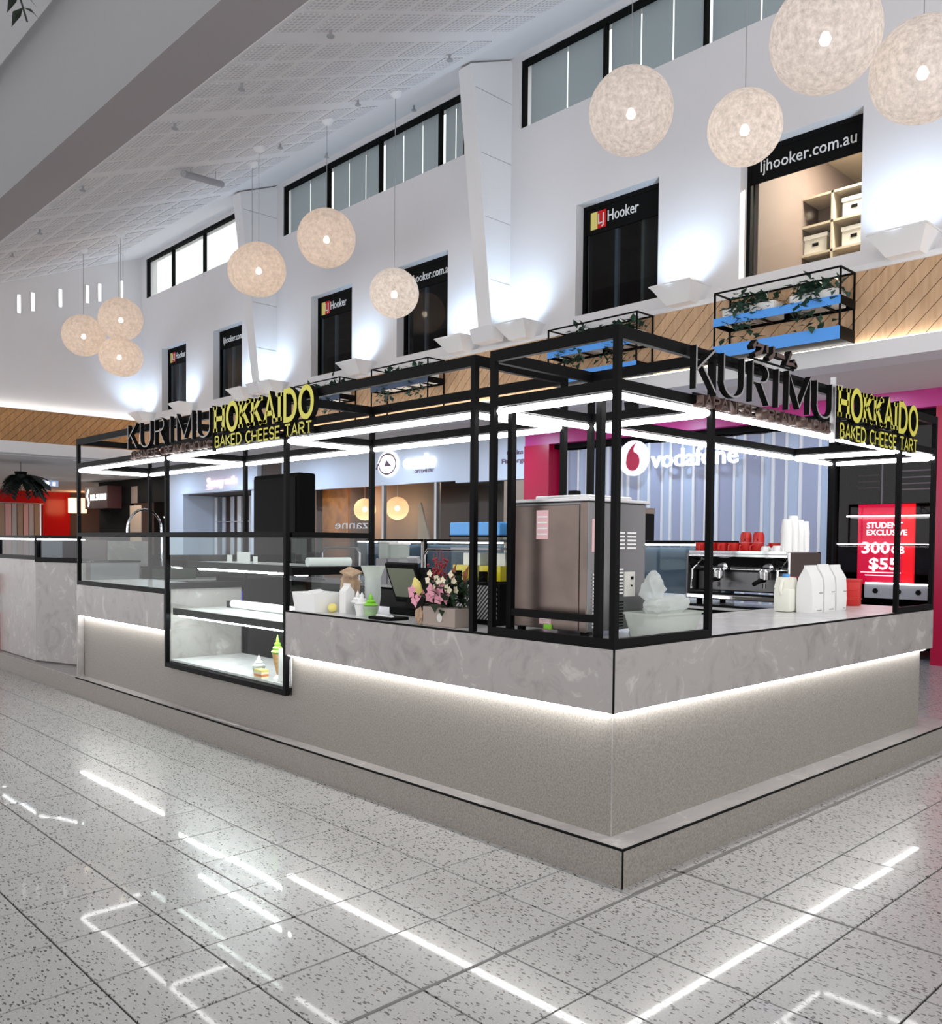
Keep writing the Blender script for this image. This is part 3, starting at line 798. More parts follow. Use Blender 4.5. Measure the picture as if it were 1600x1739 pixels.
# ------------------------------------------------------------------ pendant globes
PEND = [((7.36, 3.45, 5.78), .90, 'shadew', 'huge white woven globe pendant cut by the top of the picture'),
 ((8.15, 2.95, 5.60), .86, 'shadew', 'white woven globe pendant at the right edge of the picture'),
 ((7.90, 5.84, 6.15), .90, 'shadew', 'white woven globe pendant left of the dotted smaller globe by the lit office window'),
 ((8.38, 4.76, 5.78), .75, 'shadew', 'smaller dotted globe pendant overlapping the web address band of the lit office window'),
 ((8.05, 11.78, 6.26), .91, 'shade', 'pinkish woven globe pendant below the row of middle high windows'),
 ((8.52, 10.66, 5.28), .75, 'shadew', 'small white globe pendant hanging low in front of a dark office window'),
 ((7.55, 12.98, 5.92), .88, 'shade', 'front one of two overlapping beige globe pendants beside the farther buttress fin'),
 ((8.00, 13.98, 6.21), .84, 'shade', 'rear one of two overlapping beige globe pendants beside the farther buttress fin'),
 ((7.65, 18.79, 6.15), .90, 'shade', 'uppermost beige globe pendant of the cluster by the far wall'),
 ((7.31, 19.96, 5.94), .90, 'shade', 'leftmost beige globe pendant of the cluster by the far wall'),
 ((7.88, 19.45, 5.50), .84, 'shade', 'lowest pale globe pendant of the cluster by the far wall'),
 ((8.65, 21.10, 5.82), .90, 'shade', 'globe pendant mostly hidden behind the lowest one of the far cluster')]
for (x, y, z), d, mt, l in PEND:
    t = thing('pendant_lamp', (x, y, z), l, 'pendant lamp', 'woven globe pendants below the sloped ceiling')
    r = d/2
    obj('shade', B().ball((x, y, z), r, 36, 20, (1, 1, .985)), mt, t, 80)
    obj('cord', B().tube([(x, y, z+.10), (x, y, zc(x)-.03)], .005, 5), 'grey', t)
    obj('ceiling_rose', B().lathe([(0, -.10), (.03, -.10), (.09, -.05), (.10, .0)], (x, y, zc(x)), 14), 'white', t, True)
    obj('lamp_holder', B().tube([(x, y, z+.03), (x, y, z+.12)], .022, 8), 'grey', t)
    obj('bulb', B().lathe([(0, -.075), (.035, -.065), (.05, -.03), (.03, .02), (.02, .03)], (x, y, z), 10), 'bulb', t, True)
    light('pendant_glow', 'POINT', (x, y, z-.02), 1.6, (1, .86, .72), .06, None, None, 0, t)

# ------------------------------------------------------------------ shopfronts behind the walkway (X = 12.2)
XS = 12.2
ws = B(); ws.box(16, 16.2, -4, 42, 0, 3.5); ws.box(XS+.05, 16, 18.43, 20.9, 0, 3.5)
struct('wall_back', ws, 'dbrown')
# --- phone shop
ph = thing('phone_shop_portal', (XS, 7.5, 0), 'magenta portal frame with red pillars around the phone shop', 'shopfront')
bxo('header', 'pink', ph, XS-.25, XS+.1, 4.05, 11.1, 3.27, 3.50)
bxo('pillar', 'magenta', ph, XS-.25, XS+.1, 10.52, 11.12, 0, 3.27)
bxo('pillar', 'magenta', ph, XS-.25, XS+.5, 2.9, 4.06, 0, 3.27)
bxo('header', 'pink', ph, XS-.25, XS+.5, 2.9, 4.05, 3.27, 3.50)
bxo('pillar_mark', 'pinkl', ph, XS-.256, XS-.25, 3.72, 3.80, .05, .16)  # small pale mark near the pillar foot
bxo('head_rail', 'blackm', ph, XS-.1, XS+.1, 4.06, 10.52, 3.19, 3.27)
st = thing('roller_shutter', (XS, 8, 0), 'folded pale blue vertical panels closing the phone shop', 'shutter')
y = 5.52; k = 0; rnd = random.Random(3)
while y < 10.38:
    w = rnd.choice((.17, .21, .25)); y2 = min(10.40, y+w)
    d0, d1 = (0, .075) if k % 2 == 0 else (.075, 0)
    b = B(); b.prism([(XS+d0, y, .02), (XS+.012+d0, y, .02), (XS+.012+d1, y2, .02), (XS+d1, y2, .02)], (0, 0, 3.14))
    obj('shutter_panel', b, 'shutter2' if k % 2 else 'shutter', st); bxo('ridge_highlight', 'white', st, XS-.02+d1, XS+.02+d1, y2-.022, y2+.022, .02, 3.16); y = y2; k += 1  # white ridge strips paint the bright highlights between panels
pl_ = thing('phone_shop_sign', (XS-.2, 7.9, 2.7), 'white roundel with a red speech mark and white lettering on the phone shop', 'sign')
cy_, cz_, rr = 8.72, 2.91, .29
b = B(); b.prism([(XS-.16, cy_+rr*math.cos(R(a)), cz_+rr*math.sin(R(a))) for a in range(0, 360, 10)], (-.05, 0, 0)); obj('roundel', b, 'halo', pl_, 30)
tear = [(.15*math.cos(R(a)), -.055+.155*math.sin(R(a))) for a in range(50, -181, -14)]
tear += [(-.135, .03), (-.10, .11), (-.03, .19), (.075, .255), (.035, .20), (.012, .15), (.02, .10)]
b = B(); b.prism([(XS-.212, cy_-u_*.9, cz_+v_) for u_, v_ in tear], (-.008, 0, 0)); obj('speech_mark', b, 'magenta', pl_)
for a in (cy_, ): bxo('bracket', 'silver', pl_, XS-.16, XS+.02, a-.02, a+.02, cz_-.05, cz_+.05)
font_text('lettering', 'vodafone', (XS-.20, 8.37, 2.73), LU, LN, .29, 'halo', pl_, width=1.55, extrude=.02, bold=.012)
bxo('bracket', 'silver', pl_, XS-.19, XS-.17, 6.85, 8.37, 2.86, 2.88)
# dark glazed bay with red poster
dg_ = thing('glazed_bay', (XS, 4.8, 0), 'dark glazed shop bay with a shelf behind the kiosk right end', 'shopfront')
bxo('mullion', 'blackm', dg_, XS-.05, XS+.08, 5.40, 5.52, 0, 3.19); bxo('mullion', 'blackm', dg_, XS-.05, XS+.08, 4.06, 4.12, 0, 3.19)
bxo('pane', 'dglass', dg_, XS, XS+.01, 4.12, 5.40, .5, 3.19)
bxo('back_panel', 'blackm', dg_, XS+1.3, XS+1.35, 3.4, 7.2, 0, 3.3)
bxo('side_panel', 'blackm', dg_, XS+.1, XS+1.3, 5.55, 5.6, 0, 3.3); bxo('side_panel', 'blackm', dg_, XS+.55, XS+1.3, 3.9, 3.95, 0, 3.3)
for z in (2.30, 2.38, 2.47, 2.56): bxo('slat', 'silver', dg_, XS+.9, XS+.93, 4.15, 4.95, z, z+.016); 
for z in (2.34, 2.43, 2.52): bxo('slat', 'silver', dg_, XS+.9, XS+.93, 5.2, 5.5, z, z+.016)
bxo('light_line', 'ledsoft', dg_, XS+.02, XS+.04, 4.14, 5.28, 1.90, 1.917); bxo('light_line', 'ledsoft', dg_, XS+.02, XS+.04, 4.14, 5.44, 1.522, 1.534)  # glowing bars stand for light strips mirrored in the glass
bxo('display_shelf', 'grey', dg_, XS-.02, XS+.4, 4.14, 5.0, .80, 1.0, bev=.01); bxo('light_line', 'ledsoft', dg_, XS-.03, XS+.02, 4.16, 4.98, 1.0, 1.012)
for y in (4.3, 4.55, 4.85): obj('dial', B().tube([(XS-.03, y, .90), (XS-.015, y, .90)], .035, 12), 'blackm', dg_)
po = thing('poster_panel', (XS+.3, 4.78, 0), 'lit red poster panel advertising a student data deal', 'poster')
bxo('face', 'poster', po, XS+.10, XS+.16, 4.56, 5.15, .98, 2.07); bxo('edge_panel', 'postere', po, XS+.10, XS+.16, 4.42, 4.555, .98, 2.07)
bxo('hanger', 'silver', po, XS+.12, XS+.14, 4.84, 4.86, 2.07, 3.3)
bxo('base', 'blackm', po, XS+.09, XS+.17, 4.42, 5.15, 0, .98)
font_text('lettering', 'STUDENT', (XS+.096, 5.03, 1.745), LU, LN, .08, 'postw', po, width=.47, bold=.012)
font_text('lettering', 'EXCLUSIVE', (XS+.096, 5.03, 1.652), LU, LN, .075, 'postw', po, width=.53, bold=.012)
font_text('lettering', '300', (XS+.096, 5.09, 1.405), LU, LN, .155, 'postw', po, width=.37, bold=.02)
font_text('lettering', 'GB', (XS+.096, 4.70, 1.405), LU, LN, .10, 'postw', po, width=.17, bold=.02)
font_text('lettering', '$55', (XS+.096, 4.99, 1.19), LU, LN, .155, 'postw', po, width=.38, bold=.02)
bxo('rule', 'postw', po, XS+.094, XS+.10, 4.57, 5.10, 1.14, 1.15); bxo('rule', 'postw', po, XS+.094, XS+.10, 4.62, 5.04, 1.10, 1.11)
# --- optician
op = thing('optician_fascia', (XS, 15, 2.7), 'long pale blue-white fascia over the optician and the panel beside it', 'shopfront')
bxo('fascia_panel', 'bwhite', op, XS-.02, XS+.1, 13.2, 19.79, 2.75, 3.50)
bxo('fascia_panel', 'bwhite', op, XS-.05, XS+.1, 11.12, 13.19, 2.70, 3.50)
bxo('side_pier', 'bwhite', op, XS-.02, XS+.1, 18.45, 19.79, 0, 2.75)
bxo('side_pier', 'tan', op, XS-.02, XS+.1, 11.12, 11.85, 0, 2.70)
os_ = thing('optician_sign', (XS-.05, 14.8, 2.95), 'glowing eye emblem and white lettering on the optician fascia', 'sign')
b = B(); cy_, cz_ = 15.40, 3.21
b.prism([(XS-.03, cy_+.36*math.cos(R(a)), cz_+.27*math.sin(R(a))) for a in range(0, 360, 12)], (-.012, 0, 0)); obj('halo_disc', b, 'signw', os_)
fn = lambda q: Vector((XS-.046, cy_-q.x, cz_+q.y))
b = B(); ribbon(b, [(-.42, -.10)]+[(-.02+.30*math.cos(R(a)), .0+.22*math.sin(R(a))) for a in range(130, -181, -14)]+[(-.30, -.05)], .038, fn, Vector((-1, 0, 0)), .006); obj('eye_outline', b, ['navy', 'navy'], os_)
b = B(); b.prism([(XS-.05, cy_+.12, cz_-.05), (XS-.05, cy_+.04, cz_+.09), (XS-.05, cy_-.14, cz_-.05)], (-.006, 0, 0)); obj('eye_wedge', b, 'navy', os_)
font_text('lettering', 'oculo', (XS-.03, 14.86, 3.10), LU, LN, .26, 'signw', os_, width=1.05, extrude=.03, bold=.03)
font_text('lettering', 'OPTOMETRY', (XS-.03, 14.50, 2.965), LU, LN, .075, 'navy', os_, width=.62)
cs = thing('panel_sign', (XS-.06, 11.4, 3.0), 'mauve two-line lettering on the white panel beside the red pillar', 'sign')
font_text('lettering', 'Collins &', (XS-.06, 11.75, 3.165), LU, LN, .09, 'navy', cs, width=.57, bold=.015)
font_text('lettering', 'Finnergan', (XS-.06, 11.88, 3.01), LU, LN, .09, 'navy', cs, width=.72, bold=.015)
og = thing('optician_window', (XS, 15, 0), 'tall mullioned glass front of the optician with warm interior', 'shopfront')
for y, w, m_ in ((18.40, .05, 'tan'), (15.63, .07, 'silver'), (13.86, .07, 'silver'), (12.75, .04, 'silver'), (12.2, .03, 'silver'), (11.85, .04, 'silver')):
    bxo('mullion', m_, og, XS, XS+.09, y-w/2, y+w/2, 0, 2.75)
ys_ = [18.37, 15.66, 13.90, 12.77, 11.87]
for a, c in zip(ys_, ys_[1:]): bxo('pane', 'glass', og, XS+.04, XS+.05, c+.02, a-.04, .1, 2.72)
b = B(); b.box(XS+3.4, XS+3.45, 11.0, 18.9, 0, 3.3); b.box(XS+.12, XS+3.4, 11.0, 11.05, 0, 3.3)
obj('back_wall', b, 'dbrown', og)
bxo('room_ceiling', 'dbrown', og, XS+.1, XS+3.4, 11.05, 18.5, 2.95, 3.0)
bxo('timber_panel', 'orange', og, XS+.3, XS+.36, 17.35, 18.42, 0, 2.95)
bxo('display_wall', mat('taupe_display', (.26, .18, .13), .8), og, XS+1.3, XS+1.35, 15.2, 17.6, 0, 2.95)
b = B(); b.prism([(XS+1.0, 15.6, 0), (XS+1.0, 14.6, 0), (XS+1.0, 15.5, 2.4), (XS+1.0, 15.6, 2.4)], (.04, 0, 0)); obj('sloped_screen', b, 'tan', og)
font_text('lettering', 'zanne', (XS+.036, 17.50, 1.80), LU, LN, .20, 'paper', og, width=1.30, mirror=True)
for (y, l) in ((17.35, 'clear glass globe pendant nearer the orange timber panel in the optician'), (16.10, 'clear glass globe pendant beside the first silver mullion in the optician')):
    g_ = thing('glass_pendant', (XS+.8, y, 2.15), l, 'pendant lamp', 'glass globes in the optician window')
    obj('globe', B().ball((XS+.8, y, 2.28), .27, 18, 12), 'amber', g_, True); obj('cord', B().tube([(XS+.8, y, 2.5), (XS+.8, y, 2.95)], .006, 5), 'silver', g_)
    obj('bulb', B().ball((XS+.8, y, 2.28), .055), 'bulb', g_); light('glow', 'POINT', (XS+.8, y, 2.1), 4, (1, .75, .5), .08, None, None, 0, g_)
for k, (x, y) in enumerate(((XS+1.5, 15.1), (XS+1.5, 13.6), (XS+.6, 17.9), (XS+1.7, 16.6))):
    d = thing('shop_downlight', (x, y, 2.95), 'small round downlight in the optician ceiling, %s' % ('beside the first silver mullion', 'beside the second silver mullion', 'above the orange timber panel', 'above the mirrored script')[k], 'downlight', 'optician downlights')
    obj('ring', B().lathe([(.10, -.01), (.12, -.01), (.12, 0)], (x, y, 2.95), 14), 'white', d); obj('lens', B().lathe([(0, -.006), (.10, -.006)], (x, y, 2.95), 14, False), 'down', d)
    light('beam', 'AREA', (x, y, 2.92), 14 if k == 2 else 2., (1, .85, .7), .18, (x, y, 0), None, 0, d)
# --- nail shop
ns = thing('nail_shop_front', (XS, 23.5, 0), 'pale blue-white nail shop front with vertical curtain strips', 'shopfront')
bxo('fascia_panel', 'bwhite', ns, XS-.08, XS+.1, 20.9, 26.4, 2.86, 3.50); bxo('fascia_lip', 'bwhite', ns, XS-.16, XS-.08, 20.9, 25.2, 2.86, 2.94)
bxo('side_pier', 'bwhite', ns, XS-.08, XS+.1, 25.2, 26.4, 0, 2.86); bxo('side_pier', 'bwhite', ns, XS-.08, XS+.1, 20.9, 21.2, 0, 2.86)
bxo('side_return', 'bwhite', ns, XS+.1, XS+1.3, 25.2, 25.3, 0, 2.86); bxo('back_wall', 'dbrown', ns, XS+1.3, XS+1.35, 20.9, 25.3, 0, 2.86); bxo('inner_ceiling', 'dbrown', ns, XS+.1, XS+1.3, 20.9, 25.2, 2.84, 2.86)
y = 21.3; k = 0
while y < 25.0:
    w = rnd.uniform(.10, .24); bxo('curtain_strip', 'grille' if k % 3 else 'white', ns, XS+.9, XS+.93, y, y+w, .05, 2.80); y += w+rnd.uniform(.08, .34); k += 1
bxo('cross_rail', 'silver', ns, XS+.85, XS+.87, 21.2, 25.0, 2.05, 2.07)
nn = thing('neon_sign', (XS-.1, 22.9, 3.0), 'pink neon script sign on the nail shop fascia', 'sign')
font_text('lettering', 'Sunny', (XS-.10, 23.65, 3.02), LU, LN, .26, 'neon', nn, width=.95, extrude=.02, bold=.01)
font_text('lettering', 'nails', (XS-.10, 22.58, 3.06), LU, LN, .22, 'neon', nn, width=.62, extrude=.02)
bxo('underline', 'neon', nn, XS-.12, XS-.10, 23.3, 23.7, 2.93, 2.95)
# --- black restaurant front
bs = thing('restaurant_shop', (XS, 29, 0), 'black restaurant front with panelled wall at the far end of the walkway', 'shopfront')
bxo('wall_panel', 'blackm', bs, XS-.02, XS+.1, 26.4, 31.9, 2.7, 3.5); bxo('wall_panel', 'blackm', bs, XS, XS+.1, 29.2, 31.9, 0, 2.7)
bxo('stone_panel', 'tan', bs, XS-.03, XS+.0, 28.3, 29.2, 0, 2.62); bxo('stone_panel', 'dbrown', bs, XS-.03, XS, 28.6, 29.1, 2.7, 3.25)
bxo('interior', 'blackm', bs, XS+2, XS+2.1, 24, 31.9, 0, 3.4); bxo('bulkhead', 'tan', bs, XS+.1, XS+.2, 26.45, 28.2, 2.72, 2.95); bxo('menu_board', 'tan', bs, XS+.3, XS+.35, 26.6, 27.3, 1.9, 2.5)
bxo('light_line', 'down', bs, XS+.28, XS+.30, 26.6, 27.3, 2.2, 2.23)
rs = thing('restaurant_sign', (XS-.1, 30.8, 2.7), 'lit white wavy emblem and lettering on a black box by the restaurant', 'sign')
bxo('box', 'maroon', rs, XS-.5, XS-.02, 29.9, 31.9, 2.55, 3.3)
fn = lambda q: Vector((XS-.51, 31.6-q.x, 2.92+q.y))
b = B(); ribbon(b, [(.08*math.sin(t*.9), -.28+.56*t/8) for t in range(9)], .10, fn, Vector((-1, 0, 0)), .02); obj('emblem', b, ['signw', 'signw'], rs)
font_text('lettering', 'MR.SUSHI', (XS-.51, 31.35, 2.84), LU, LN, .20, 'signw', rs, width=1.35, extrude=.01, bold=.02)
# --- far red shop
rd = thing('red_shop_front', (12.5, 40, 0), 'glossy red shop front with a closed strip grille at the far left', 'shopfront')
bxo('header', 'red', rd, 3, 12.9, 39.9, 40.1, 3.0, 3.5); bxo('side_pier', 'red', rd, 12.9, 14.0, 39.9, 40.1, 1.6, 3.5); bxo('side_pier', 'red', rd, 12.9, 14.0, 39.9, 40.1, 0, 1.58)
bxo('header_trim', 'silver', rd, 3, 12.9, 39.87, 39.9, 2.96, 3.0)
y = 9.5; k = 0
while y < 12.85:
    w = rnd.uniform(.12, .3); bxo('grille_strip', ('grille', 'tan', 'pinkl')[k % 3], rd, y, min(12.88, y+w), 40.0, 40.03, 0, 2.96); y += w+.03; k += 1
bxo('back_wall', 'dbrown', rd, 3, 12.9, 40.3, 40.4, 0, 3.0)
wb = B(); wb.box(14.0, 20, 40, 40.2, 0, 3.5); struct('wall_end', wb, 'dbrown')
sc_ = thing('drum_lamp', (14.5, 38.6, 2.55), 'warm glowing drum lamp left of the kiosk end post', 'lamp')
obj('drum_shade', B().lathe([(.36, 0), (.36, .62)], (13.85, 38.6, 2.60), 20, False), 'sconce', sc_, True); obj('cord', B().tube([(13.85, 38.6, 3.2), (13.85, 38.6, 3.5)], .01, 5), 'blackm', sc_)
obj('spider', B().box(13.5, 14.2, 38.59, 38.61, 3.19, 3.21), 'blackm', sc_)
ex = thing('exit_sign', (10.2, 30.7, 3.3), 'small blue and white running-man sign hanging from the walkway soffit', 'sign')
bxo('panel', 'exit', ex, 9.95, 10.4, 30.68, 30.70, 3.22, 3.42); bxo('pictogram', 'signw', ex, 10.0, 10.1, 30.675, 30.68, 3.26, 3.38); bxo('pictogram', 'signw', ex, 10.22, 10.3, 30.675, 30.68, 3.25, 3.36)
bxo('hanger', 'silver', ex, 10.17, 10.18, 30.69, 30.70, 3.42, 3.5)
# soffit downlights
DL = [(8.45, 23.4, 'beside the top of the kiosk end post'), (10.85, 36.0, 'farthest, behind the hanging dark fern'), (10.85, 33.4, 'beside the small blue running-man sign'), (11.2, 28.5, 'in front of the restaurant sign'),
      (11.0, 25, 'in front of the left part of the nail shop'), (11.0, 21.5, 'in front of the right part of the nail shop'), (11.0, 18, 'in front of the orange timber panel'), (11.0, 14.5, 'in front of the optician lettering'), (11.0, 11.2, 'in front of the left red pillar'), (11.0, 8, 'in front of the phone shop lettering'), (11.0, 5, 'in front of the lit red poster')]
for x, y, l in DL:
    d = thing('soffit_downlight', (x, y, 3.5), 'round downlight in the walkway soffit ' + l, 'downlight', 'walkway soffit downlights')
    obj('ring', B().lathe([(.13, -.012), (.16, -.012), (.16, 0)], (x, y, 3.5), 16), 'white', d); obj('lens', B().lathe([(0, -.006), (.13, -.006)], (x, y, 3.5), 16, False), 'down', d)
    light('beam', 'AREA', (x, y, 3.47), 15 if y < 27 else 22, (.62, .77, 1) if y < 27 else (1, .88, .76), .25, (x+.15, y, 0), None, 0, d)
# hanging ferns
def fern(name, c, n_, L, seed, lab, mt='fern', droop=.9, lf=.16, lw=.03):
    rnd = random.Random(seed); c = Vector(c)
    t = thing(name, c, lab, 'plant')
    b = B()
    for k in range(n_):
        a = rnd.uniform(0, 2*math.pi); ln = L*rnd.uniform(.5, 1.15); droop = rnd.uniform(.25, 1.15)
        pts = [c+Vector((math.cos(a)*ln*s*.8, math.sin(a)*ln*s*.8, .25*ln*s-droop*ln*s*s)) for s in (0, .25, .5, .75, 1)]
        for p, q in zip(pts, pts[1:]):
            d = q-p; sd = d.cross(Vector((0, 0, 1))).normalized()
            for s in (0, .33, .66):
                for g_ in (-1, 1): b.leaf(p+d*s, (sd*g_+d.normalized()*.6)*ln*lf, ln*lw)
        b.tube(pts, .008, 4)
    obj('fronds', b, mt, t)
    obj('pot', B().lathe([(.02, -.02), (.12, .0), (.16, .14), (.15, .14), (.1, .02)], c, 12), 'blackm', t)
    obj('hanger', B().tube([c+Vector((0, 0, .14)), c+Vector((0, 0, .75))], .008, 5), 'blackm', t)
    return t
fern('hanging_fern', (7.50, 24.9, 3.10), 34, .72, 5, 'dark fern hanging below the walkway soffit at the far left', lf=.30, lw=.09)
fern('hanging_fern', (1.70, 6.55, 5.62), 26, .62, 6, 'dark fern fronds dipping into the top left corner of the picture', lf=.22, lw=.05)

# ================================================================== the kiosk
XF, YF, ZT_ = 3.155, 2.38, 1.04
# plinth
pk = thing('kiosk_plinth', (5, 6, 0), 'low taupe stone plinth with black edge line running round the kiosk', 'plinth')
b = B(); b.box(KX, 7.3, KY, 11.9, 0, .166); obj('body', b, 'taupe', pk)
bxo('top_slab', 'marble', pk, KX+.006, 7.295, KY+.006, 11.895, .166, .173)
bxo('edge_trim', 'blackm', pk, KX-.001, KX+.006, KY-.001, 8.75, .163, .1735); bxo('edge_trim', 'blackm', pk, KX, 7.3, KY-.001, KY+.006, .163, .1735)
bxo('corner_trim', 'blackm', pk, KX-.002, KX+.004, KY-.002, KY+.004, 0, .166)
# counter
ct = thing('service_counter', (4.5, 3.2, .173), 'L-shaped grey marble service counter with glowing light line and taupe base', 'counter')
b = B(); b.box(3.21, 3.82, 2.425, 5.08, .173, 1.015); b.box(3.82, 6.93, 2.425, 3.10, .173, 1.015); obj('base_panel', b, 'taupe', ct)
bxo('base_panel', 'taupe', ct, 3.21, 3.82, 5.08, 6.89, .173, .465); bxo('base_panel', 'taupe', ct, 3.21, 3.82, 6.89, 8.78, .173, 1.06)
bxo('base_corner_trim', 'marble', ct, 3.2085, 3.2125, 2.4235, 2.4275, .173, .745)
bxo('marble_panel', 'marble', ct, XF, 3.205, YF+.003, 5.075, .745, 1.032); bxo('marble_panel', 'marble', ct, XF+.003, 7.05, YF, 2.42, .745, 1.032)
bxo('marble_panel', 'marble', ct, XF, 3.205, 6.91, 8.80, .765, 1.06); bxo('end_panel', 'marble', ct, XF, 3.82, 8.80, 8.83, .173, 1.06); bxo('end_panel', 'marble', ct, 7.01, 7.05, 2.42, 3.14, .745, 1.032)
bxo('corner_trim', 'blackm', ct, XF-.002, XF+.005, YF-.002, YF+.005, .745, 1.032)
bxo('counter_top', 'marblew', ct, XF+.006, 3.9, YF+.006, 5.07, 1.02, ZT_); bxo('counter_top', 'marblew', ct, 3.9, 7.05, YF+.006, 3.16, 1.02, ZT_)
bxo('edge_trim', 'blackm', ct, XF-.001, XF+.007, YF, 5.07, 1.03, ZT_+.001); bxo('edge_trim', 'blackm', ct, XF, 7.05, YF-.001, YF+.007, 1.03, ZT_+.001)
bxo('inner_edge', 'blackm', ct, 3.9, 6.4, 3.155, 3.165, 1.0, ZT_+.001)
bxo('led_strip', 'ledstrip', ct, 3.165, 3.205, 2.43, 5.06, .737, .745); bxo('led_strip', 'ledstrip', ct, 3.21, 6.93, 2.39, 2.42, .737, .745); bxo('led_strip', 'ledstrip', ct, 3.165, 3.205, 6.93, 8.78, .757, .765)
# canopy frames
def canopy(name, lab, posts_a, posts_b, beams, leds, loc):
    t = thing(name, loc, lab, 'frame')
    s = .0155
    for (x, y, z0, z1) in posts_a: bxo('post', 'black', t, x-s, x+s, y-s, y+s, z0, z1)
    for (x, y, z0, z1) in posts_b: bxo('post', 'black', t, x-s, x+s, y-s, y+s, z0, z1)
    for (a, c, z0, z1) in beams:
        if abs(a[0]-c[0]) < .001: bxo('beam', 'black', t, a[0]-s, a[0]+s, min(a[1], c[1])+s, max(a[1], c[1])-s, z0, z1)
        else: bxo('beam', 'black', t, min(a[0], c[0])+s, max(a[0], c[0])-s, a[1]-s, a[1]+s, z0, z1)
    for (a, c) in leds:
        d = (Vector((*c, 0))-Vector((*a, 0))).normalized()*.035
        obj('light_tube', B().tube([Vector((*a, 2.155))+d, Vector((*c, 2.155))-d], .016, 8), 'led', t, True)
    return t
s = .0155
xa, xb = XF+s, 3.875
ys = [8.80, 6.88, 5.09, 3.30]
TZ0, TZ1, LZ0, LZ1 = 2.405, 2.46, 2.178, 2.225
pa = [(xa, 8.80, 1.06, TZ1), (xa, 6.88, .47, TZ1), (xa, 5.09, .47, TZ1), (xa, 3.30, ZT_, TZ1)]
pb_ = [(xb, y, 1.04 if y < 5 else .47, TZ1) for y in ys]
bm_, ld = [], []
for x in (xa, xb):
    for a, c in zip(ys, ys[1:]):
        bm_ += [((x, a), (x, c), TZ0, TZ1), ((x, a), (x, c), LZ0, LZ1)]; ld.append(((x, a), (x, c)))
for y in ys: bm_ += [((xa, y), (xb, y), TZ0, TZ1), ((xa, y), (xb, y), LZ0, LZ1)]; ld.append(((xa, y), (xb, y)))
cl_ = canopy('canopy_frame', 'long black steel canopy frame with white light tubes over the display cases', pa, pb_, bm_, ld, (xa, 6, .47))
yb, yc = YF+s, 3.16
xs = [XF+s, 3.945, 6.37, 7.03]
pa = [(x, yb, ZT_, TZ1) for x in xs]; pb_ = [(x, yc, ZT_, TZ1) for x in (xs[0], xs[1], xs[3])]
bm_, ld = [], []
for y in (yb, yc):
    for a, c in zip(xs, xs[1:]):
        bm_ += [((a, y), (c, y), TZ0, TZ1), ((a, y), (c, y), LZ0, LZ1)]; ld.append(((a, y), (c, y)))
for x in xs: bm_ += [((x, yb), (x, yc), TZ0, TZ1), ((x, yb), (x, yc), LZ0, LZ1)]; ld.append(((x, yb), (x, yc)))
bm_ += [((xs[0], yb), (xs[0], yc), ZT_, ZT_+.035), ((xs[0], yb), (xs[1], yb), ZT_, ZT_+.035), ((xs[2], yb), (xs[3], yb), ZT_, ZT_+.035)]
cr = canopy('canopy_frame', 'black steel canopy frame with white light tubes over the soft serve corner and right counter', pa, pb_, bm_, ld, (4.5, 2.8, ZT_))
for y in (3.09, 2.53): bxo('guard_post', 'black', cr, 3.215, 3.247, y-.016, y+.016, ZT_, LZ0)
bxo('guard_rail', 'black', cr, 3.217, 3.245, 2.546, 3.074, 1.135, 1.17)
for (x, y) in ((3.85, 3.5), (4.1, 3.0)): obj('spotlight', B().tube([(x, y, 2.30), (x+.02, y, 2.20)], .04, 10), 'blackm', cl_ if y > 3.2 else cr, True)

# display cases
dc = thing('display_case', (3.5, 7, .47), 'black framed glass display case with lit shelves on the left of the kiosk', 'display case')
xi, xo = XF+.003, 3.86
def rail(*a): bxo('rail', 'black', dc, *a)
rail(XF, XF+.031, 5.105, 6.865, .47, .51); rail(XF, XF+.031, 6.895, 8.785, 1.062, 1.10); rail(XF, XF+.031, 5.105, 6.865, 1.525, 1.56); rail(XF, XF+.031, 6.895, 8.785, 1.525, 1.56)
for y in (5.09, 6.88, 8.80): rail(XF+.05, xo-.02, y-.02, y+.02, 1.522, 1.56)
rail(xo-.015, xo+.02, 5.115, 6.855, 1.522, 1.56); rail(xo-.015, xo+.02, 6.905, 8.775, 1.522, 1.56); rail(xo-.015, xo+.02, 5.115, 6.855, .47, .515); rail(xo-.015, xo+.02, 6.905, 8.775, 1.062, 1.10)
rail(XF+.05, xo-.02, 6.86, 6.90, .47, .515); rail(XF+.05, xo-.02, 6.86, 6.90, 1.10, 1.15); rail(XF+.05, xo-.02, 5.07, 5.11, 1.27, 1.325)
bxo('front_glass', 'glass', dc, XF+.018, XF+.024, 5.115, 6.855, .515, 1.522); bxo('front_glass', 'glass', dc, XF+.018, XF+.024, 6.905, 8.775, 1.10, 1.522)
bxo('side_glass', 'glass', dc, XF+.05, xo-.02, 5.087, 5.093, 1.325, 1.522); bxo('side_glass', 'glass', dc, XF+.05, xo-.02, 8.797, 8.803, 1.10, 1.522); bxo('side_glass', 'glass', dc, XF+.05, xo-.02, 5.087, 5.093, ZT_, 1.27)
bxo('side_glass', 'glass', dc, XF+.05, xo-.02, 6.877, 6.883, 1.15, 1.522)
bxo('case_floor', 'marblew', dc, XF+.05, xo-.02, 5.10, 6.87, .515, .53); bxo('case_floor', 'marblew', dc, XF+.05, xo-.02, 6.90, 8.78, 1.085, 1.10)
bxo('side_panel', 'marble', dc, XF+.05, xo-.02, 6.885, 6.895, .515, 1.10)
bxo('side_panel', 'marblew', dc, XF+.05, xo-.02, 5.085, 5.097, .53, 1.02)
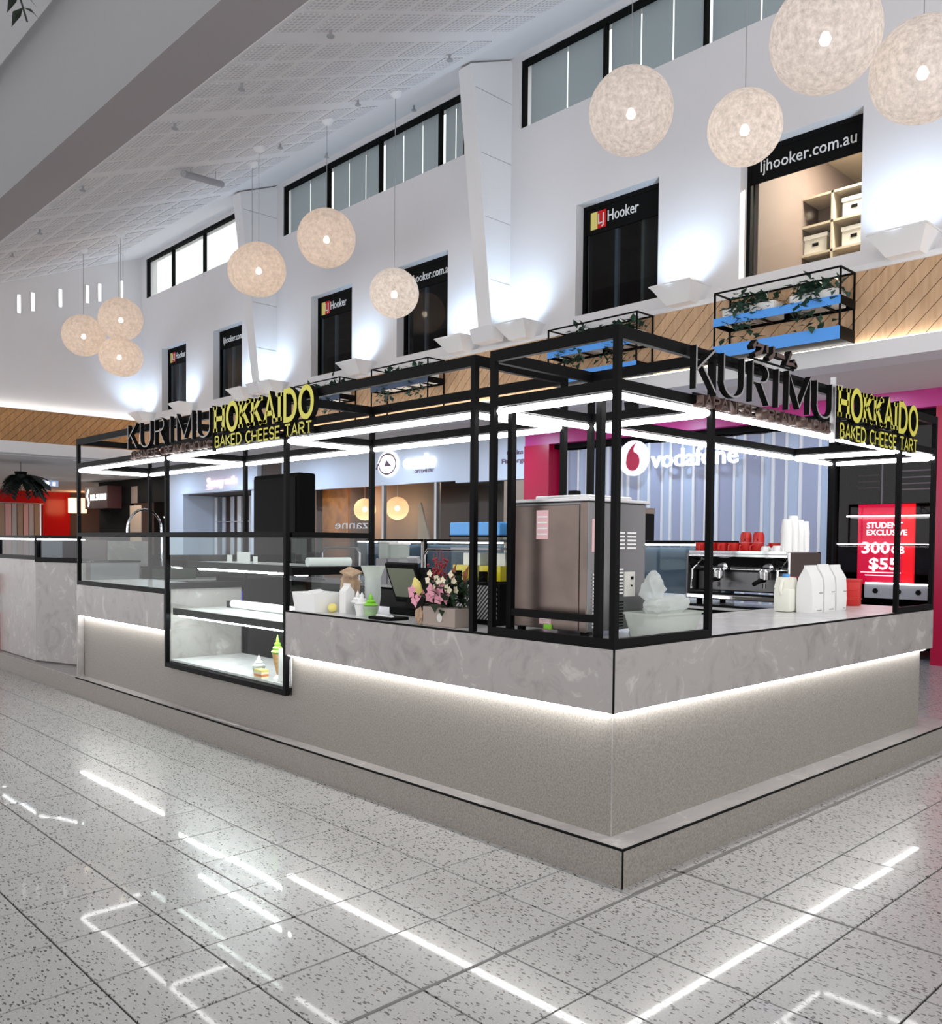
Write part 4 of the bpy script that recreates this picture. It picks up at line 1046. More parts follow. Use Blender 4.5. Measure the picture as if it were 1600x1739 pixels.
bxo('glass_top', 'glass', dc, XF+.045, xo-.015, 5.115, 8.78, 1.55, 1.556)
for z, x0 in ((1.305, XF+.20), (.925, XF+.07)):
    sh_ = bxo('shelf', 'marblew', dc, x0, xo-.03, 5.12, 6.85, z, z+.018)
    bxo('shelf_edge', 'black', sh_, x0-.02, x0, 5.12, 6.85, z-.03, z+.022)
    obj('shelf_light', B().tube([(x0+.015, 5.15, z-.035), (x0+.015, 6.80 if z < 1 else 6.72, z-.035)], .011, 8), 'ledcase', sh_, True)
bxo('sliding_door', 'dglass', dc, xo-.012, xo-.006, 5.12, 6.1, .53, 1.52)

# end counter, gate and left extension
ec = thing('end_counter', (3.4, 10.7, .173), 'grey marble end counter with lit glass hood at the far left of the kiosk', 'counter')
bxo('marble_panel', 'marble', ec, 3.20, 3.24, 10.15, 11.42, .18, 1.27); bxo('base', 'taupe', ec, 3.24, 3.8, 10.2, 11.40, .173, 1.25)
bxo('hood_rail', 'black', ec, 3.19, 3.24, 10.13, 11.42, 1.27, 1.315); bxo('hood_rail', 'black', ec, 3.19, 3.24, 10.13, 11.42, 1.50, 1.535)
bxo('hood_post', 'black', ec, 3.19, 3.24, 10.09, 10.13, 1.27, 1.535); bxo('hood_post', 'black', ec, 3.19, 3.24, 11.42, 11.46, 1.27, 1.535)
bxo('hood_glass', 'wglass', ec, 3.21, 3.216, 10.13, 11.42, 1.315, 1.50); bxo('hood_light', 'ledsoft', ec, 3.195, 3.235, 10.16, 11.40, 1.485, 1.50)
bxo('back_panel', 'marble', ec, 3.8, 4.95, 11.2, 11.24, .173, 1.48); bxo('back_panel', 'blackm', ec, 4.95, 6.9, 11.2, 11.24, .173, 1.30); bxo('hood_back', 'grey', ec, 3.6, 3.62, 10.15, 11.40, 1.25, 1.49); bxo('worktop', 'marblew', ec, 3.24, 3.82, 10.15, 11.42, 1.25, 1.27)
bxo('back_bench', 'marblew', ec, 3.8, 6.9, 10.6, 11.2, .98, 1.0); bxo('bench_front', 'marble', ec, 3.9, 6.9, 10.65, 10.7, .173, .98)
gt = thing('counter_gate', (3.28, 9.9, .19), 'grey marble counter gate standing ajar beside the glass display case', 'gate')
def gbox(name, mt, s0, s1, t0, t1, z0, z1):
    p, q = Vector((3.19, 10.12, 0)), Vector((3.42, 9.40, 0)); L_ = (q-p).length; d = (q-p)/L_; nn_ = Vector((d.y, -d.x, 0))
    obj(name, B().prism([p+d*s0*L_+nn_*t0+Vector((0, 0, z0)), p+d*s1*L_+nn_*t0+Vector((0, 0, z0)), p+d*s1*L_+nn_*t1+Vector((0, 0, z0)), p+d*s0*L_+nn_*t1+Vector((0, 0, z0))], (0, 0, z1-z0)), mt, gt)
gbox('door_panel', 'marble', 0, 1, 0, -.04, .19, 1.25); gbox('hood_rail', 'black', 0, 1, .01, -.05, 1.25, 1.30); gbox('hood_rail', 'black', 0, 1, .01, -.05, 1.50, 1.535)
gbox('hood_glass', 'wglass', .04, .96, -.015, -.022, 1.30, 1.50); gbox('hood_post', 'black', 0, .045, .01, -.05, 1.30, 1.50); gbox('hood_light', 'ledsoft', .05, 1, .012, -.03, 1.487, 1.50)
gbox('hood_back', 'maroon', .05, 1, -.3, -.31, 1.28, 1.49); gbox('hood_shelf', 'black', .05, 1, -.05, -.31, 1.27, 1.28)
# back counter along the far side
bc = thing('back_counter', (6.6, 7, .173), 'back counter of the kiosk with a lit glass screen along the walkway side', 'counter')
bxo('carcass', 'blackm', bc, 6.35, 7.0, 3.2, 10.55, .173, .98); bxo('bench_top', 'marblew', bc, 6.3, 7.0, 3.18, 10.55, .98, 1.0)
for a, c in ((3.95, 5.3), (5.35, 6.7), (6.75, 8.1), (8.15, 9.5)):
    bxo('screen_glass', 'wglass', bc, 6.97, 6.976, a+.03, c-.03, 1.05, 1.50); bxo('screen_rail', 'black', bc, 6.95, 6.99, a, c, 1.505, 1.535); bxo('screen_post', 'black', bc, 6.955, 6.985, c-.03, c, 1.0, 1.505)
    bxo('screen_light', 'ledsoft', bc, 6.955, 6.98, a+.04, c-.06, 1.49, 1.505)
    bxo('screen_board', 'bwhite', bc, 6.98, 6.99, a+.03, c-.03, 1.0, 1.47)
for y in (5.0, 6.5, 8.0): bxo('cupboard_door', 'steeld', bc, 6.33, 6.35, y-.6, y+.6, .22, .95)
fm = thing('aisle_dark_sheet', (5.1, 6.8, .173), 'black sheet added to darken the aisle inside the kiosk', 'mat')
bxo('mat', 'blackm', fm, 3.95, 6.30, 3.20, 10.5, .1735, .185)  # invented sheet that darkens the view into the aisle
bm2 = thing('bench_dark_strip', (6.36, 3.6, 1.0), 'black strip added to darken the bench in front of the espresso machine', 'mat')
bxo('mat', 'blackm', bm2, 6.31, 6.42, 3.2, 4.6, 1.0, 1.012)  # invented strip for the dark area below the espresso machine
# tall black unit at the far corner
tb = thing('tall_cabinet', (7.1, 11.5, 0), 'tall plain black cabinet rising behind the display case', 'cabinet')
bxo('body', 'blackm', tb, 6.95, 7.25, 10.85, 12.1, .173, 2.48, bev=.03); bxo('door', 'black', tb, 6.93, 6.95, 10.9, 12.05, .25, 2.42); bxo('handle', 'black', tb, 6.90, 6.93, 11.0, 11.03, 1.1, 1.5)

# ------------------------------------------------------------------ signs on the kiosk
sl = thing('kiosk_sign', (XF, 6.8, 2.2), 'silver-edged black shop lettering over small brown words on the long left canopy', 'sign', None)
xs_ = XF-.045
sign_text(sl, 'KURIMU', (xs_, 7.50, 2.265), LU, LN, 1.46, .205, .011, .034, ['silverd', 'blackm'], sp=1.7)
sign_text(sl, 'JAPANESE CREAM CHOUX', (xs_, 7.46, 2.185), LU, LN, 1.40, .052, .011, .035, ['brown', 'brown'], sp=1.3)
sr_ = thing('kiosk_sign', (4.5, YF, 2.2), 'silver-edged black shop lettering over small brown words on the right canopy', 'sign', None)
ysn = YF-.05
sign_text(sr_, 'KURIMU', (3.70, ysn, 2.245), RU, RN, 1.46, .205, .011, .034, ['silverd', 'blackm'], sp=1.7)
sign_text(sr_, 'JAPANESE CREAM CHOUX', (3.73, ysn, 2.168), RU, RN, 1.42, .052, .011, .035, ['brown', 'brown'], sp=1.3)
sign_text(sr_, '', (4.22, ysn, 2.485), RU, RN, .50, .075, .022, .035, ['brown', 'blackm'], keys=['ku', 'ri', 'bar', 'mu'])
bxo('divider_bar', 'silver', sr_, 5.20, 5.212, ysn, ysn+.03, 2.115, 2.50)
bxo('mount_rail', 'blackm', sr_, 3.72, 5.18, ysn+.028, ysn+.036, 2.222, 2.232); bxo('mount_rail', 'blackm', sr_, 3.72, 5.18, ysn+.046, ysn+.052, 2.43, 2.44); bxo('mount_rail', 'blackm', sr_, 4.22, 4.72, ysn+.02, ysn+.03, 2.47, 2.478)
bxo('mount_rail', 'blackm', sl, xs_+.028, xs_+.036, 6.06, 7.48, 2.24, 2.25); bxo('divider_bar', 'blackm', sl, xs_, xs_+.03, 5.99, 6.0, 2.15, 2.48)
hl = thing('tart_sign', (XF, 5.3, 2.2), 'yellow slab-serif tart shop lettering in two lines on the long left canopy', 'sign')
sign_text(hl, 'HOKKAIDO', (xs_, 5.955, 2.283), LU, LN, 1.255, .185, .034, .040, ['yellow', 'blackm'], serif=.030, sp=1.55)
sign_text(hl, 'BAKED CHEESE TART', (xs_, 5.955, 2.176), LU, LN, 1.245, .074, .012, .035, ['yellow', 'blackm'], serif=.012, sp=1.35)
bxo('mount_rail', 'blackm', hl, xs_+.028, xs_+.036, 4.70, 5.95, 2.255, 2.275)
hr = thing('tart_sign', (5.9, YF, 2.2), 'yellow slab-serif tart shop lettering in two lines at the right canopy end', 'sign')
sign_text(hr, 'HOKKAIDO', (5.265, ysn, 2.275), RU, RN, 1.235, .180, .034, .040, ['yellow', 'blackm'], serif=.030, sp=1.55)
sign_text(hr, 'BAKED CHEESE TART', (5.28, ysn, 2.150), RU, RN, 1.225, .085, .013, .035, ['yellow', 'blackm'], serif=.012, sp=1.35)
bxo('mount_rail', 'blackm', hr, 5.27, 6.50, ysn+.028, ysn+.036, 2.24, 2.262)

# ================================================================== things on the counters
Z = ZT_
# soft serve machine
sm = thing('soft_serve_machine', (3.58, 2.94, Z), 'big stainless soft serve machine with louvred side panel at the kiosk corner', 'machine')
bxo('body', 'steeld', sm, 3.345, 3.82, 2.69, 3.19, Z+.03, 1.705, bev=.006)
bxo('rear_panel', 'steel', sm, 3.333, 3.345, 2.735, 3.175, 1.16, 1.69, bev=.004); bxo('rear_panel', 'steel', sm, 3.333, 3.345, 2.735, 3.175, 1.075, 1.152, bev=.003)
bxo('rear_frame', 'steel', sm, 3.336, 3.345, 2.69, 2.732, 1.07, 1.70, bev=.002)
bxo('top_lid', 'silver', sm, 3.335, 3.84, 2.68, 3.20, 1.705, 1.722, bev=.004); bxo('hopper_lid', 'silver', sm, 3.42, 3.78, 2.75, 3.10, 1.722, 1.742, bev=.006)
bxo('lid_knob', 'blackm', sm, 3.56, 3.61, 2.95, 3.0, 1.742, 1.775, bev=.006)
bxo('drive_head', 'blackm', sm, 3.82, 3.94, 2.72, 3.10, 1.52, 1.66, bev=.004); bxo('head_cap', 'steel', sm, 3.82, 3.94, 2.72, 3.10, 1.66, 1.69)
for (x, y) in ((3.38, 2.73), (3.78, 2.73), (3.38, 3.15), (3.78, 3.15)): obj('foot', B().tube([(x, y, Z), (x, y, Z+.035)], .022, 10), 'blackm', sm)
for k in range(5):
    for x in (3.56, 3.655): bxo('vent_slot', 'paper', sm, x, x+.075, 2.684, 2.69, 1.475+k*.019, 1.484+k*.019)
for k in range(8): bxo('vent_slot', 'paper', sm, 3.56, 3.625, 2.684, 2.69, 1.25+k*.017, 1.257+k*.017)
for k in range(9): bxo('vent_slot', 'blackm', sm, 3.56, 3.63, 2.684, 2.69, 1.085+k*.015, 1.092+k*.015)
for k in range(16): bxo('vent_slot', 'paper', sm, 3.385, 3.405, 2.684, 2.69, 1.09+k*.017, 1.099+k*.017)
cp = bxo('control_plate', 'card', sm, 3.632, 3.72, 2.682, 2.69, 1.235, 1.36); bxo('switch', 'blackm', cp, 3.685, 3.705, 2.679, 2.682, 1.32, 1.336); bxo('switch', 'blackm', cp, 3.685, 3.697, 2.679, 2.682, 1.285, 1.293)
for (y0, y1, z0, z1) in ((2.93, 3.01, 1.52, 1.665), (2.905, 2.985, 1.095, 1.140)):
    st_ = bxo('warning_label', 'pinkl', sm, 3.331, 3.333, y0, y1, z0, z1)
    for k in range(4): bxo('label_line', 'paper', st_, 3.3302, 3.331, y0+.008, y1-.008, z0+(z1-z0)*(.15+k*.2), z0+(z1-z0)*(.2+k*.2))
bxo('warning_label', 'pinkl', sm, 3.375, 3.42, 2.688, 2.69, 1.46, 1.62)
bxo('plug', 'green', sm, 3.326, 3.345, 2.90, 2.95, 1.072, 1.095)
# tub with plastic bag
tu = thing('plastic_tub', (3.8, 2.56, Z), 'frosted plastic tub stuffed with a crumpled clear bag beside the soft serve machine', 'tub')
b = B()
lo_, hi_ = [(3.62, 2.47), (3.95, 2.47), (3.95, 2.63), (3.62, 2.63)], [(3.59, 2.45), (3.98, 2.45), (3.98, 2.65), (3.59, 2.65)]
a = [b.bm.verts.new((p[0], p[1], Z+.002)) for p in lo_]; c = [b.bm.verts.new((p[0], p[1], Z+.115)) for p in hi_]
b.bm.faces.new(a)
for i in range(4): b.bm.faces.new((a[i], a[(i+1) % 4], c[(i+1) % 4], c[i]))
obj('tub_wall', b, 'tubp', tu)
b = B(); b.box(3.585, 3.985, 2.445, 2.452, Z+.112, Z+.122); b.box(3.585, 3.985, 2.648, 2.655, Z+.112, Z+.122); b.box(3.585, 3.592, 2.452, 2.648, Z+.112, Z+.122); b.box(3.978, 3.985, 2.452, 2.648, Z+.112, Z+.122); obj('rim', b, 'tubp', tu)
def crumple(c, r, sc, seed, amp):
    rnd = random.Random(seed); b = B(); bmesh.ops.create_icosphere(b.bm, subdivisions=3, radius=r)
    fs = [(Vector((rnd.gauss(0, 1), rnd.gauss(0, 1), rnd.gauss(0, 1)))*14/r*.09, rnd.random()*6) for _ in range(7)]
    for v in b.bm.verts:
        k = sum(math.sin(v.co.dot(f)*8+p) for f, p in fs)/7
        v.co = v.co*(1+amp*k); v.co = Vector((v.co.x*sc[0], v.co.y*sc[1], v.co.z*sc[2]))+Vector(c)
    return b
obj('bag', crumple((3.80, 2.555, Z+.15), .09, (1.75, .8, .62), 3, .35), 'bag', tu, True)
obj('bag', crumple((3.72, 2.57, Z+.235), .065, (1.0, .8, 1.2), 5, .4), 'bag', tu, True); obj('bag', crumple((3.92, 2.55, Z+.16), .055, (1.0, .9, .8), 8, .3), 'bag', tu, True)
# espresso machine
em = thing('espresso_machine', (6.62, 3.63, 1.0), 'chrome two-group espresso machine on the back counter under red mugs', 'machine')
ya, yb2, x0, x1 = 3.22, 4.07, 6.42, 6.92
bxo('body', 'steeld', em, x0+.12, x1, ya, yb2, 1.12, 1.40, bev=.01); bxo('cup_tray', 'chrome', em, x0-.02, x1, ya-.01, yb2+.01, 1.40, 1.43, bev=.006)
bxo('side_panel', 'chrome', em, x0-.02, x1+.01, ya-.03, ya-.01, 1.06, 1.45, bev=.008); bxo('side_panel', 'steeld', em, x0-.02, x1+.01, yb2+.01, yb2+.03, 1.06, 1.43, bev=.008)
b = B(); b.prism([(x0-.01, ya, 1.40), (x0+.12, ya, 1.40), (x0+.12, ya, 1.28), (x0+.05, ya, 1.30)], (0, yb2-ya, 0)); obj('front_cowl', b, 'chrome', em)
bxo('drip_tray', 'chrome', em, x0-.06, x0+.4, ya, yb2, 1.06, 1.10, bev=.008); bxo('drip_grid', 'blackm', em, x0-.05, x0+.12, ya+.02, yb2-.02, 1.10, 1.106)
for y in (3.42, 3.82):
    g_ = obj('group_head', B().lathe([(.05, 0), (.05, .06), (.03, .08)], (x0+.03, y, 1.23), 14), 'chrome', em, True)
    obj('portafilter', B().tube([(x0+.03, y, 1.225), (x0-.05, y, 1.22), (x0-.15, y-.01, 1.20)], .018, 8), 'blackm', g_, True); obj('spout', B().tube([(x0+.03, y, 1.20), (x0+.03, y, 1.16)], .015, 8), 'chrome', g_)
for y in (3.27, 4.02): obj('steam_wand', B().tube([(x0+.02, y, 1.34), (x0-.05, y, 1.30), (x0-.06, y, 1.14)], .008, 6), 'chrome', em, True)
for y in (3.27, 4.02): obj('steam_knob', B().tube([(x0-.01, y, 1.355), (x0-.05, y, 1.355)], .025, 10), 'blackm', em, True)
for y in (ya+.06, yb2-.06):
    for x in (x0+.05, x1-.08): obj('foot', B().tube([(x, y, 1.0), (x, y, 1.07)], .025, 8), 'blackm', em)
bxo('cup_rail', 'chrome', em, x0-.02, x0-.012, ya, yb2, 1.43, 1.452)
# mugs
def mug(x, y, z, lab, mt='redp', h=.086, r=.048, flip=False, ha=200):
    t = thing('coffee_mug', (x, y, z), lab, 'mug', 'cups on the espresso machine')
    pr = [(r*.72, 0), (r*.95, h*.3), (r, h), (r*.93, h), (r*.86, h*.3), (r*.5, .006), (0, .006)]
    if flip: pr = [(p, h-q) for p, q in pr]
    obj('bowl', B().lathe(pr, (x, y, z), 16, True), mt, t, True)
    a = R(ha); d = Vector((math.cos(a), math.sin(a), 0)); c = Vector((x, y, z))
    obj('handle', B().tube([c+d*r*.9+Vector((0, 0, h*.8)), c+d*(r+.025)+Vector((0, 0, h*.7)), c+d*(r+.026)+Vector((0, 0, h*.35)), c+d*r*.9+Vector((0, 0, h*.22))], .006, 6), mt, t, True)
    return t
zm = 1.432
MG = [(6.50, 4.02, 0, 'leftmost red mug on the espresso machine, partly behind a black post'), (6.50, 3.92, 0, 'second red mug from the left in the front row'), (6.50, 3.82, 0, 'third red mug from the left in the front row'),
      (6.50, 3.72, 0, 'fourth red mug from the left in the front row'), (6.52, 3.62, 0, 'red mug under the upper pair, left one'), (6.52, 3.52, 0, 'red mug under the upper pair, right one'),
      (6.64, 3.44, 0, 'red mug just left of the tall white paper cups'), (6.62, 3.68, 0, 'red mug in the second row behind the upper pair')]
for x, y, k, l in MG: mug(x, y, zm, l, ha=200+y*90)
mug(6.53, 3.63, zm+.088, 'red mug on the upper level, left one of two', h=.085, r=.046, flip=True); mug(6.53, 3.52, zm+.088, 'red mug on the upper level, right one of two', h=.085, r=.046, flip=True)
mug(6.46, 3.42, zm, 'white cup on the espresso machine, next to the red mugs', 'porc', .06, .04, True, 250); mug(6.47, 3.33, zm, 'white cup on the espresso machine, next to the tall paper cups', 'porc', .065, .042, True, 250)
for k, (x, y, h, l) in enumerate(((6.50, 3.27, .27, 'tall stack of white paper cups, leftmost of four'), (6.60, 3.27, .30, 'tall stack of white paper cups, second and highest of four'), (6.70, 3.27, .27, 'tall stack of white paper cups, third of four'), (6.79, 3.27, .26, 'tall stack of white paper cups, rightmost of four'))):
    t = thing('paper_cup_stack', (x, y, zm+.0), l, 'paper cups', 'stacks of paper cups on the espresso machine')
    n_ = 9; hc = .10
    for q in range(n_):
        z0 = zm+(h-hc)*q/(n_-1)
        obj('paper_cup', B().lathe([(.044, 0), (.034, hc), (.0, hc)] if q == n_-1 else [(.044, 0), (.034, hc)], (x, y, z0), 16, False), 'porc', t, True)
# milk jug, coffee bags, red tub
mj = thing('milk_jug', (5.83, 2.93, Z), 'cream plastic milk jug standing left of the white coffee bags', 'jug')
obj('bottle', B().box(5.76, 5.90, 2.865, 2.99, Z, Z+.17, bev=.02), 'milk', mj, True); b = B(); b.prism([(5.765, 2.87, Z+.165), (5.895, 2.87, Z+.165), (5.86, 2.87, Z+.24), (5.80, 2.87, Z+.24)], (0, .115, 0)); obj('shoulder', b, 'milk', mj)
obj('handle', B().tube([(5.765, 2.93, Z+.12), (5.75, 2.93, Z+.16), (5.765, 2.93, Z+.205), (5.80, 2.93, Z+.225)], .013, 8), 'milk', mj, True); obj('cap', B().tube([(5.83, 2.93, Z+.24), (5.83, 2.93, Z+.262)], .024, 12), 'water', mj, True)
def cbag(x, y, h, seed, lab):
    t = thing('coffee_bag', (x, y, Z), lab, 'bag', 'white coffee bags on the counter')
    rnd = random.Random(seed); b = B(); W_, D_ = .085, .055
    lv = [(0, 1, 1), (.25, 1.02, 1.05), (.55, 1, .98), (.72, .97, .85), (.84, .93, .5), (.92, .95, .18), (1, .96, .10)]
    rings = []
    for f, w, d in lv:
        rings.append([b.bm.verts.new((x+sx*W_*w*rnd.uniform(.97, 1.02), y+sy*D_*d*rnd.uniform(.95, 1.05), Z+h*f)) for sx, sy in ((-1, -1), (0, -1.08), (1, -1), (1.03, 0), (1, 1), (0, 1.08), (-1, 1), (-1.03, 0))])
    for p, q in zip(rings, rings[1:]):
        for k in range(8): b.bm.faces.new((p[k], p[(k+1) % 8], q[(k+1) % 8], q[k]))
    b.bm.faces.new(list(reversed(rings[0]))); b.bm.faces.new(rings[-1])
    obj('pouch', b, 'paper', t, 60)
    obj('print', B().box(x+.02, x+.07, y-D_*1.1, y-D_*1.06, Z+h*.40, Z+h*.425), 'grey', t); obj('print', B().box(x-.01, x+.06, y-D_*1.07, y-D_*1.03, Z+.012, Z+.018), 'grey', t)
cbag(5.92, 2.80, .325, 1, 'white coffee bag nearest the milk jug'); cbag(6.11, 2.80, .33, 2, 'white coffee bag in the middle of the row of three'); cbag(6.30, 2.80, .325, 3, 'white coffee bag farthest from the milk jug')
rt_ = thing('red_canister', (6.85, 2.93, Z), 'round red canister at the right end of the counter', 'canister')
obj('drum', B().lathe([(.085, 0), (.09, .01), (.094, .185), (.094, .19)], (6.85, 2.93, Z), 22), 'redp', rt_, 30); obj('lid', B().lathe([(.098, .185), (.10, .19), (.10, .205), (.0, .207)], (6.85, 2.93, Z), 22), 'redp', rt_, 30)
for z in (.05, .12): obj('rib', B().lathe([(.094, z), (.097, z+.004), (.094, z+.008)], (6.85, 2.93, Z), 22, False), 'redp', rt_)
sc2 = thing('small_cup', (6.62, 2.90, Z), 'small white paper cup between the coffee bags and the red canister', 'paper cup')
obj('cup', B().lathe([(.028, 0), (.036, .10), (.033, .10), (.026, .004)], (6.64, 2.92, Z), 14), 'porc', sc2, True)
obj('spoon', B().tube([(6.64, 2.92, Z+.02), (6.66, 2.94, Z+.14)], .004, 5), 'kraft', sc2)
# slush machine
sk = thing('slush_machine', (3.64, 3.62, Z), 'slush machine with blue lid, yellow drink and glint-striped grille behind the flowers', 'machine')
bxo('base', 'blackm', sk, 3.47, 3.83, 3.40, 3.84, Z, Z+.24, bev=.01)
for (y0, y1) in ((3.42, 3.60), (3.62, 3.82)):
    bxo('side_grille', 'grille_glints', sk, 3.464, 3.47, y0, y1, Z+.03, Z+.22)
    bxo('tank_liquid', 'juice', sk, 3.50, 3.78, y0+.006, y1-.006, Z+.245, Z+.33); bxo('tank_insert', 'porc', sk, 3.56, 3.72, y0+.03, y1-.03, Z+.33, Z+.40); bxo('tank', 'glass', sk, 3.49, 3.79, y0, y1, Z+.24, Z+.50); bxo('tank_lid', 'water', sk, 3.48, 3.80, y0-.005, y1+.005, Z+.50, Z+.575, bev=.006)
    bxo('lid_band', 'blackm', sk, 3.478, 3.802, y0-.006, y1+.006, Z+.492, Z+.50); bxo('tank_band', 'grey', sk, 3.487, 3.793, y0-.002, y1+.002, Z+.42, Z+.43)
    bxo('tap', 'blackm', sk, 3.43, 3.47, (y0+y1)/2-.015, (y0+y1)/2+.015, Z+.24, Z+.30)
# flower arrangement
fa = thing('flower_box', (3.27, 3.60, Z), 'flower arrangement of pink orchids, calla lily and red berries in a taupe box', 'flowers')
bxo('box', mat('taupe_card', (.33, .27, .235), .7), fa, 3.20, 3.36, 3.47, 3.735, Z, Z+.105, bev=.004)
b = B(); b.prism([(3.1985, 3.59+.022*math.cos(R(a)), Z+.05+.024*math.sin(R(a))) for a in range(0, 360, 20)], (-.002, 0, 0)); obj('round_label', b, 'card', fa)
rnd = random.Random(11)
b = B()
for k in range(150):
    p = Vector((rnd.uniform(3.22, 3.36), rnd.uniform(3.46, 3.72), Z+.09+rnd.random()*.14)); d = Vector((rnd.uniform(-.7, .5), rnd.uniform(-.9, .7), rnd.uniform(-.2, 1))).normalized()*rnd.uniform(.05, .14)
    b.leaf(p, d, d.length*.2)
obj('foliage', b, 'leaf', fa)
b = B()
for k in range(9):
    c = Vector((rnd.uniform(3.17, 3.24), rnd.uniform(3.58, 3.80), Z+.13+rnd.random()*.12))
    for q in range(5):
        a = 2*math.pi*q/5+rnd.random(); b.leaf(c, Vector((-.25, math.cos(a), math.sin(a))).normalized()*.042, .018, Vector((-1, 0, 0)))
obj('orchid_petals', b, 'petal', fa)
b = B()
for k in range(14):
    c = Vector((rnd.uniform(3.18, 3.30), rnd.uniform(3.48, 3.70), Z+.20+rnd.random()*.09))
    for q in range(5):
        a = 2*math.pi*q/5+rnd.random(); b.leaf(c, Vector((-.3, math.cos(a), math.sin(a))).normalized()*.024, .011, Vector((-1, 0, 0)))
obj('cream_blossoms', b, 'cream', fa)
b = B(); b.prism([(3.22, 3.86, Z+.20), (3.215, 3.83, Z+.26), (3.21, 3.78, Z+.235), (3.215, 3.765, Z+.18), (3.22, 3.79, Z+.16)], (.012, 0, 0)); obj('calla_lily', b, 'calla', fa)
obj('calla_stem', B().tube([(3.22, 3.78, Z+.17), (3.25, 3.70, Z+.12), (3.27, 3.66, Z+.08)], .005, 5), 'leaf', fa)
b = B()
for k in range(70): b.ball((rnd.gauss(3.30, .03), rnd.gauss(3.70, .032), Z+.24+rnd.random()*.13), .008, 6, 4)
for k in range(6): b.tube([(3.30, 3.68, Z+.1), (3.30+rnd.gauss(0, .02), 3.70+rnd.gauss(0, .03), Z+.38+rnd.random()*.05)], .002, 4)
obj('berry_sprays', b, 'berry', fa)
b = B()
for (y, z, l) in ((3.60, .28, .12), (3.50, .28, .11), (3.63, .24, .12)): b.leaf((3.30, y, Z+z-.05), Vector((0, -.01, l)), .022, Vector((-1, 0, 0)))
obj('brown_leaves', b, 'bleaf', fa)
b = crumple((3.20, 3.765, Z+.05), .03, (.6, 1, 1.5), 4, .5); obj('ribbon', b, 'kraft', fa)
# point of sale terminal
ps = thing('sales_terminal', (3.62, 4.30, Z), 'black point of sale terminal with tilted screen behind the sundae models', 'terminal')
bxo('base', 'blackm', ps, 3.52, 3.74, 4.12, 4.44, Z, Z+.05, bev=.01)
b = B(); b.prism([(3.50, 4.10, Z+.05), (3.70, 4.10, Z+.05), (3.70, 4.10, Z+.22), (3.62, 4.10, Z+.30)], (0, .16, 0)); obj('housing', b, 'blackm', ps)
obj('screen_frame', B().obox((3.60, 4.36, Z+.20), .03, .30, .27, (0, R(-22), 0), .004), 'blackm', ps); obj('screen', B().obox((3.583, 4.36, Z+.20), .006, .26, .20, (0, R(-22), 0)), mat('screen_glass', (.16, .18, .13), .15), ps)
obj('card_reader', B().obox((3.66, 4.36, Z+.345), .03, .10, .045, (0, R(-22), 0), .004), 'grey', ps)
# counter clutter
wt_ = thing('white_container', (3.3, 4.92, Z), 'open white plastic container next to the display case', 'container')
b = B(); lo_, hi_ = [(3.20, 4.80), (3.40, 4.80), (3.40, 5.03), (3.20, 5.03)], [(3.185, 4.785), (3.415, 4.785), (3.415, 5.045), (3.185, 5.045)]
for P_, Q_ in ((0, 0),):
    a = [b.bm.verts.new((p[0], p[1], Z)) for p in lo_]; c = [b.bm.verts.new((p[0], p[1], Z+.125)) for p in hi_]; d = [b.bm.verts.new((p[0]+(.008 if p[0] < 3.3 else -.008), p[1]+(.008 if p[1] < 4.9 else -.008), Z+.125)) for p in hi_]; e = [b.bm.verts.new((p[0]+(.008 if p[0] < 3.3 else -.008), p[1]+(.008 if p[1] < 4.9 else -.008), Z+.01)) for p in lo_]
    b.bm.faces.new(a); b.bm.faces.new(e)
    for i in range(4):
        j = (i+1) % 4
        for p, q in ((a, c), (c, d), (d, e)): b.bm.faces.new((p[i], p[j], q[j], q[i]))
obj('bin', b, 'porc', wt_); obj('contents', crumple((3.30, 4.92, Z+.11), .06, (1.2, 1.5, .5), 6, .3), 'paper', wt_, True)
kb = thing('kraft_bag', (3.52, 4.88, Z), 'crumpled brown paper bag behind the white carton', 'paper bag')
obj('bag_body', crumple((3.52, 4.86, Z+.14), .075, (.8, .9, 1.75), 9, .3), 'kraft', kb)
obj('bag_fold', B().obox((3.50, 4.82, Z+.255), .10, .11, .012, (.3, -.3, .2)), 'kraft', kb)
wc = thing('milk_carton', (3.36, 4.67, Z), 'white drink carton with gabled top between the brown bag and sundae cups', 'carton')
bxo('carton_body', 'paper', wc, 3.325, 3.395, 4.635, 4.705, Z, Z+.14); b = B(); b.prism([(3.325, 4.635, Z+.14), (3.395, 4.635, Z+.14), (3.36, 4.635, Z+.175)], (0, .07, 0)); obj('gable', b, 'paper', wc); bxo('top_seam', 'paper', wc, 3.357, 3.363, 4.635, 4.705, Z+.172, Z+.19)
yb_ = thing('yellow_ball', (3.30, 4.745, Z), 'small yellow ball toy beside the white container', 'ball'); obj('ball', B().ball((3.30, 4.745, Z+.03), .03, 14, 10), 'calla', yb_, True)
cs_ = thing('clear_cup_stack', (3.56, 4.66, Z), 'tall stack of clear flared cups behind the sundae models', 'cups')
for k in range(8): obj('cup', B().lathe([(.038, 0), (.055, .11)], (3.56, 4.66, Z+.0+k*.022), 18, False), 'bag', cs_, True)
obj('rim_cup', B().lathe([(.04, .19), (.075, .285), (.08, .30), (.0, .302)], (3.56, 4.66, Z), 18, False), 'tubp', cs_, True)
def swirl(r0, z0, n_, dz, top):
    pr = []
    for k in range(n_):
        f = 1-k/n_; pr += [(r0*f*.80, z0+k*dz), (r0*f, z0+k*dz+dz*.45), (r0*f*.78, z0+k*dz+dz*.95)]
    return pr+[(0, z0+n_*dz+top)]
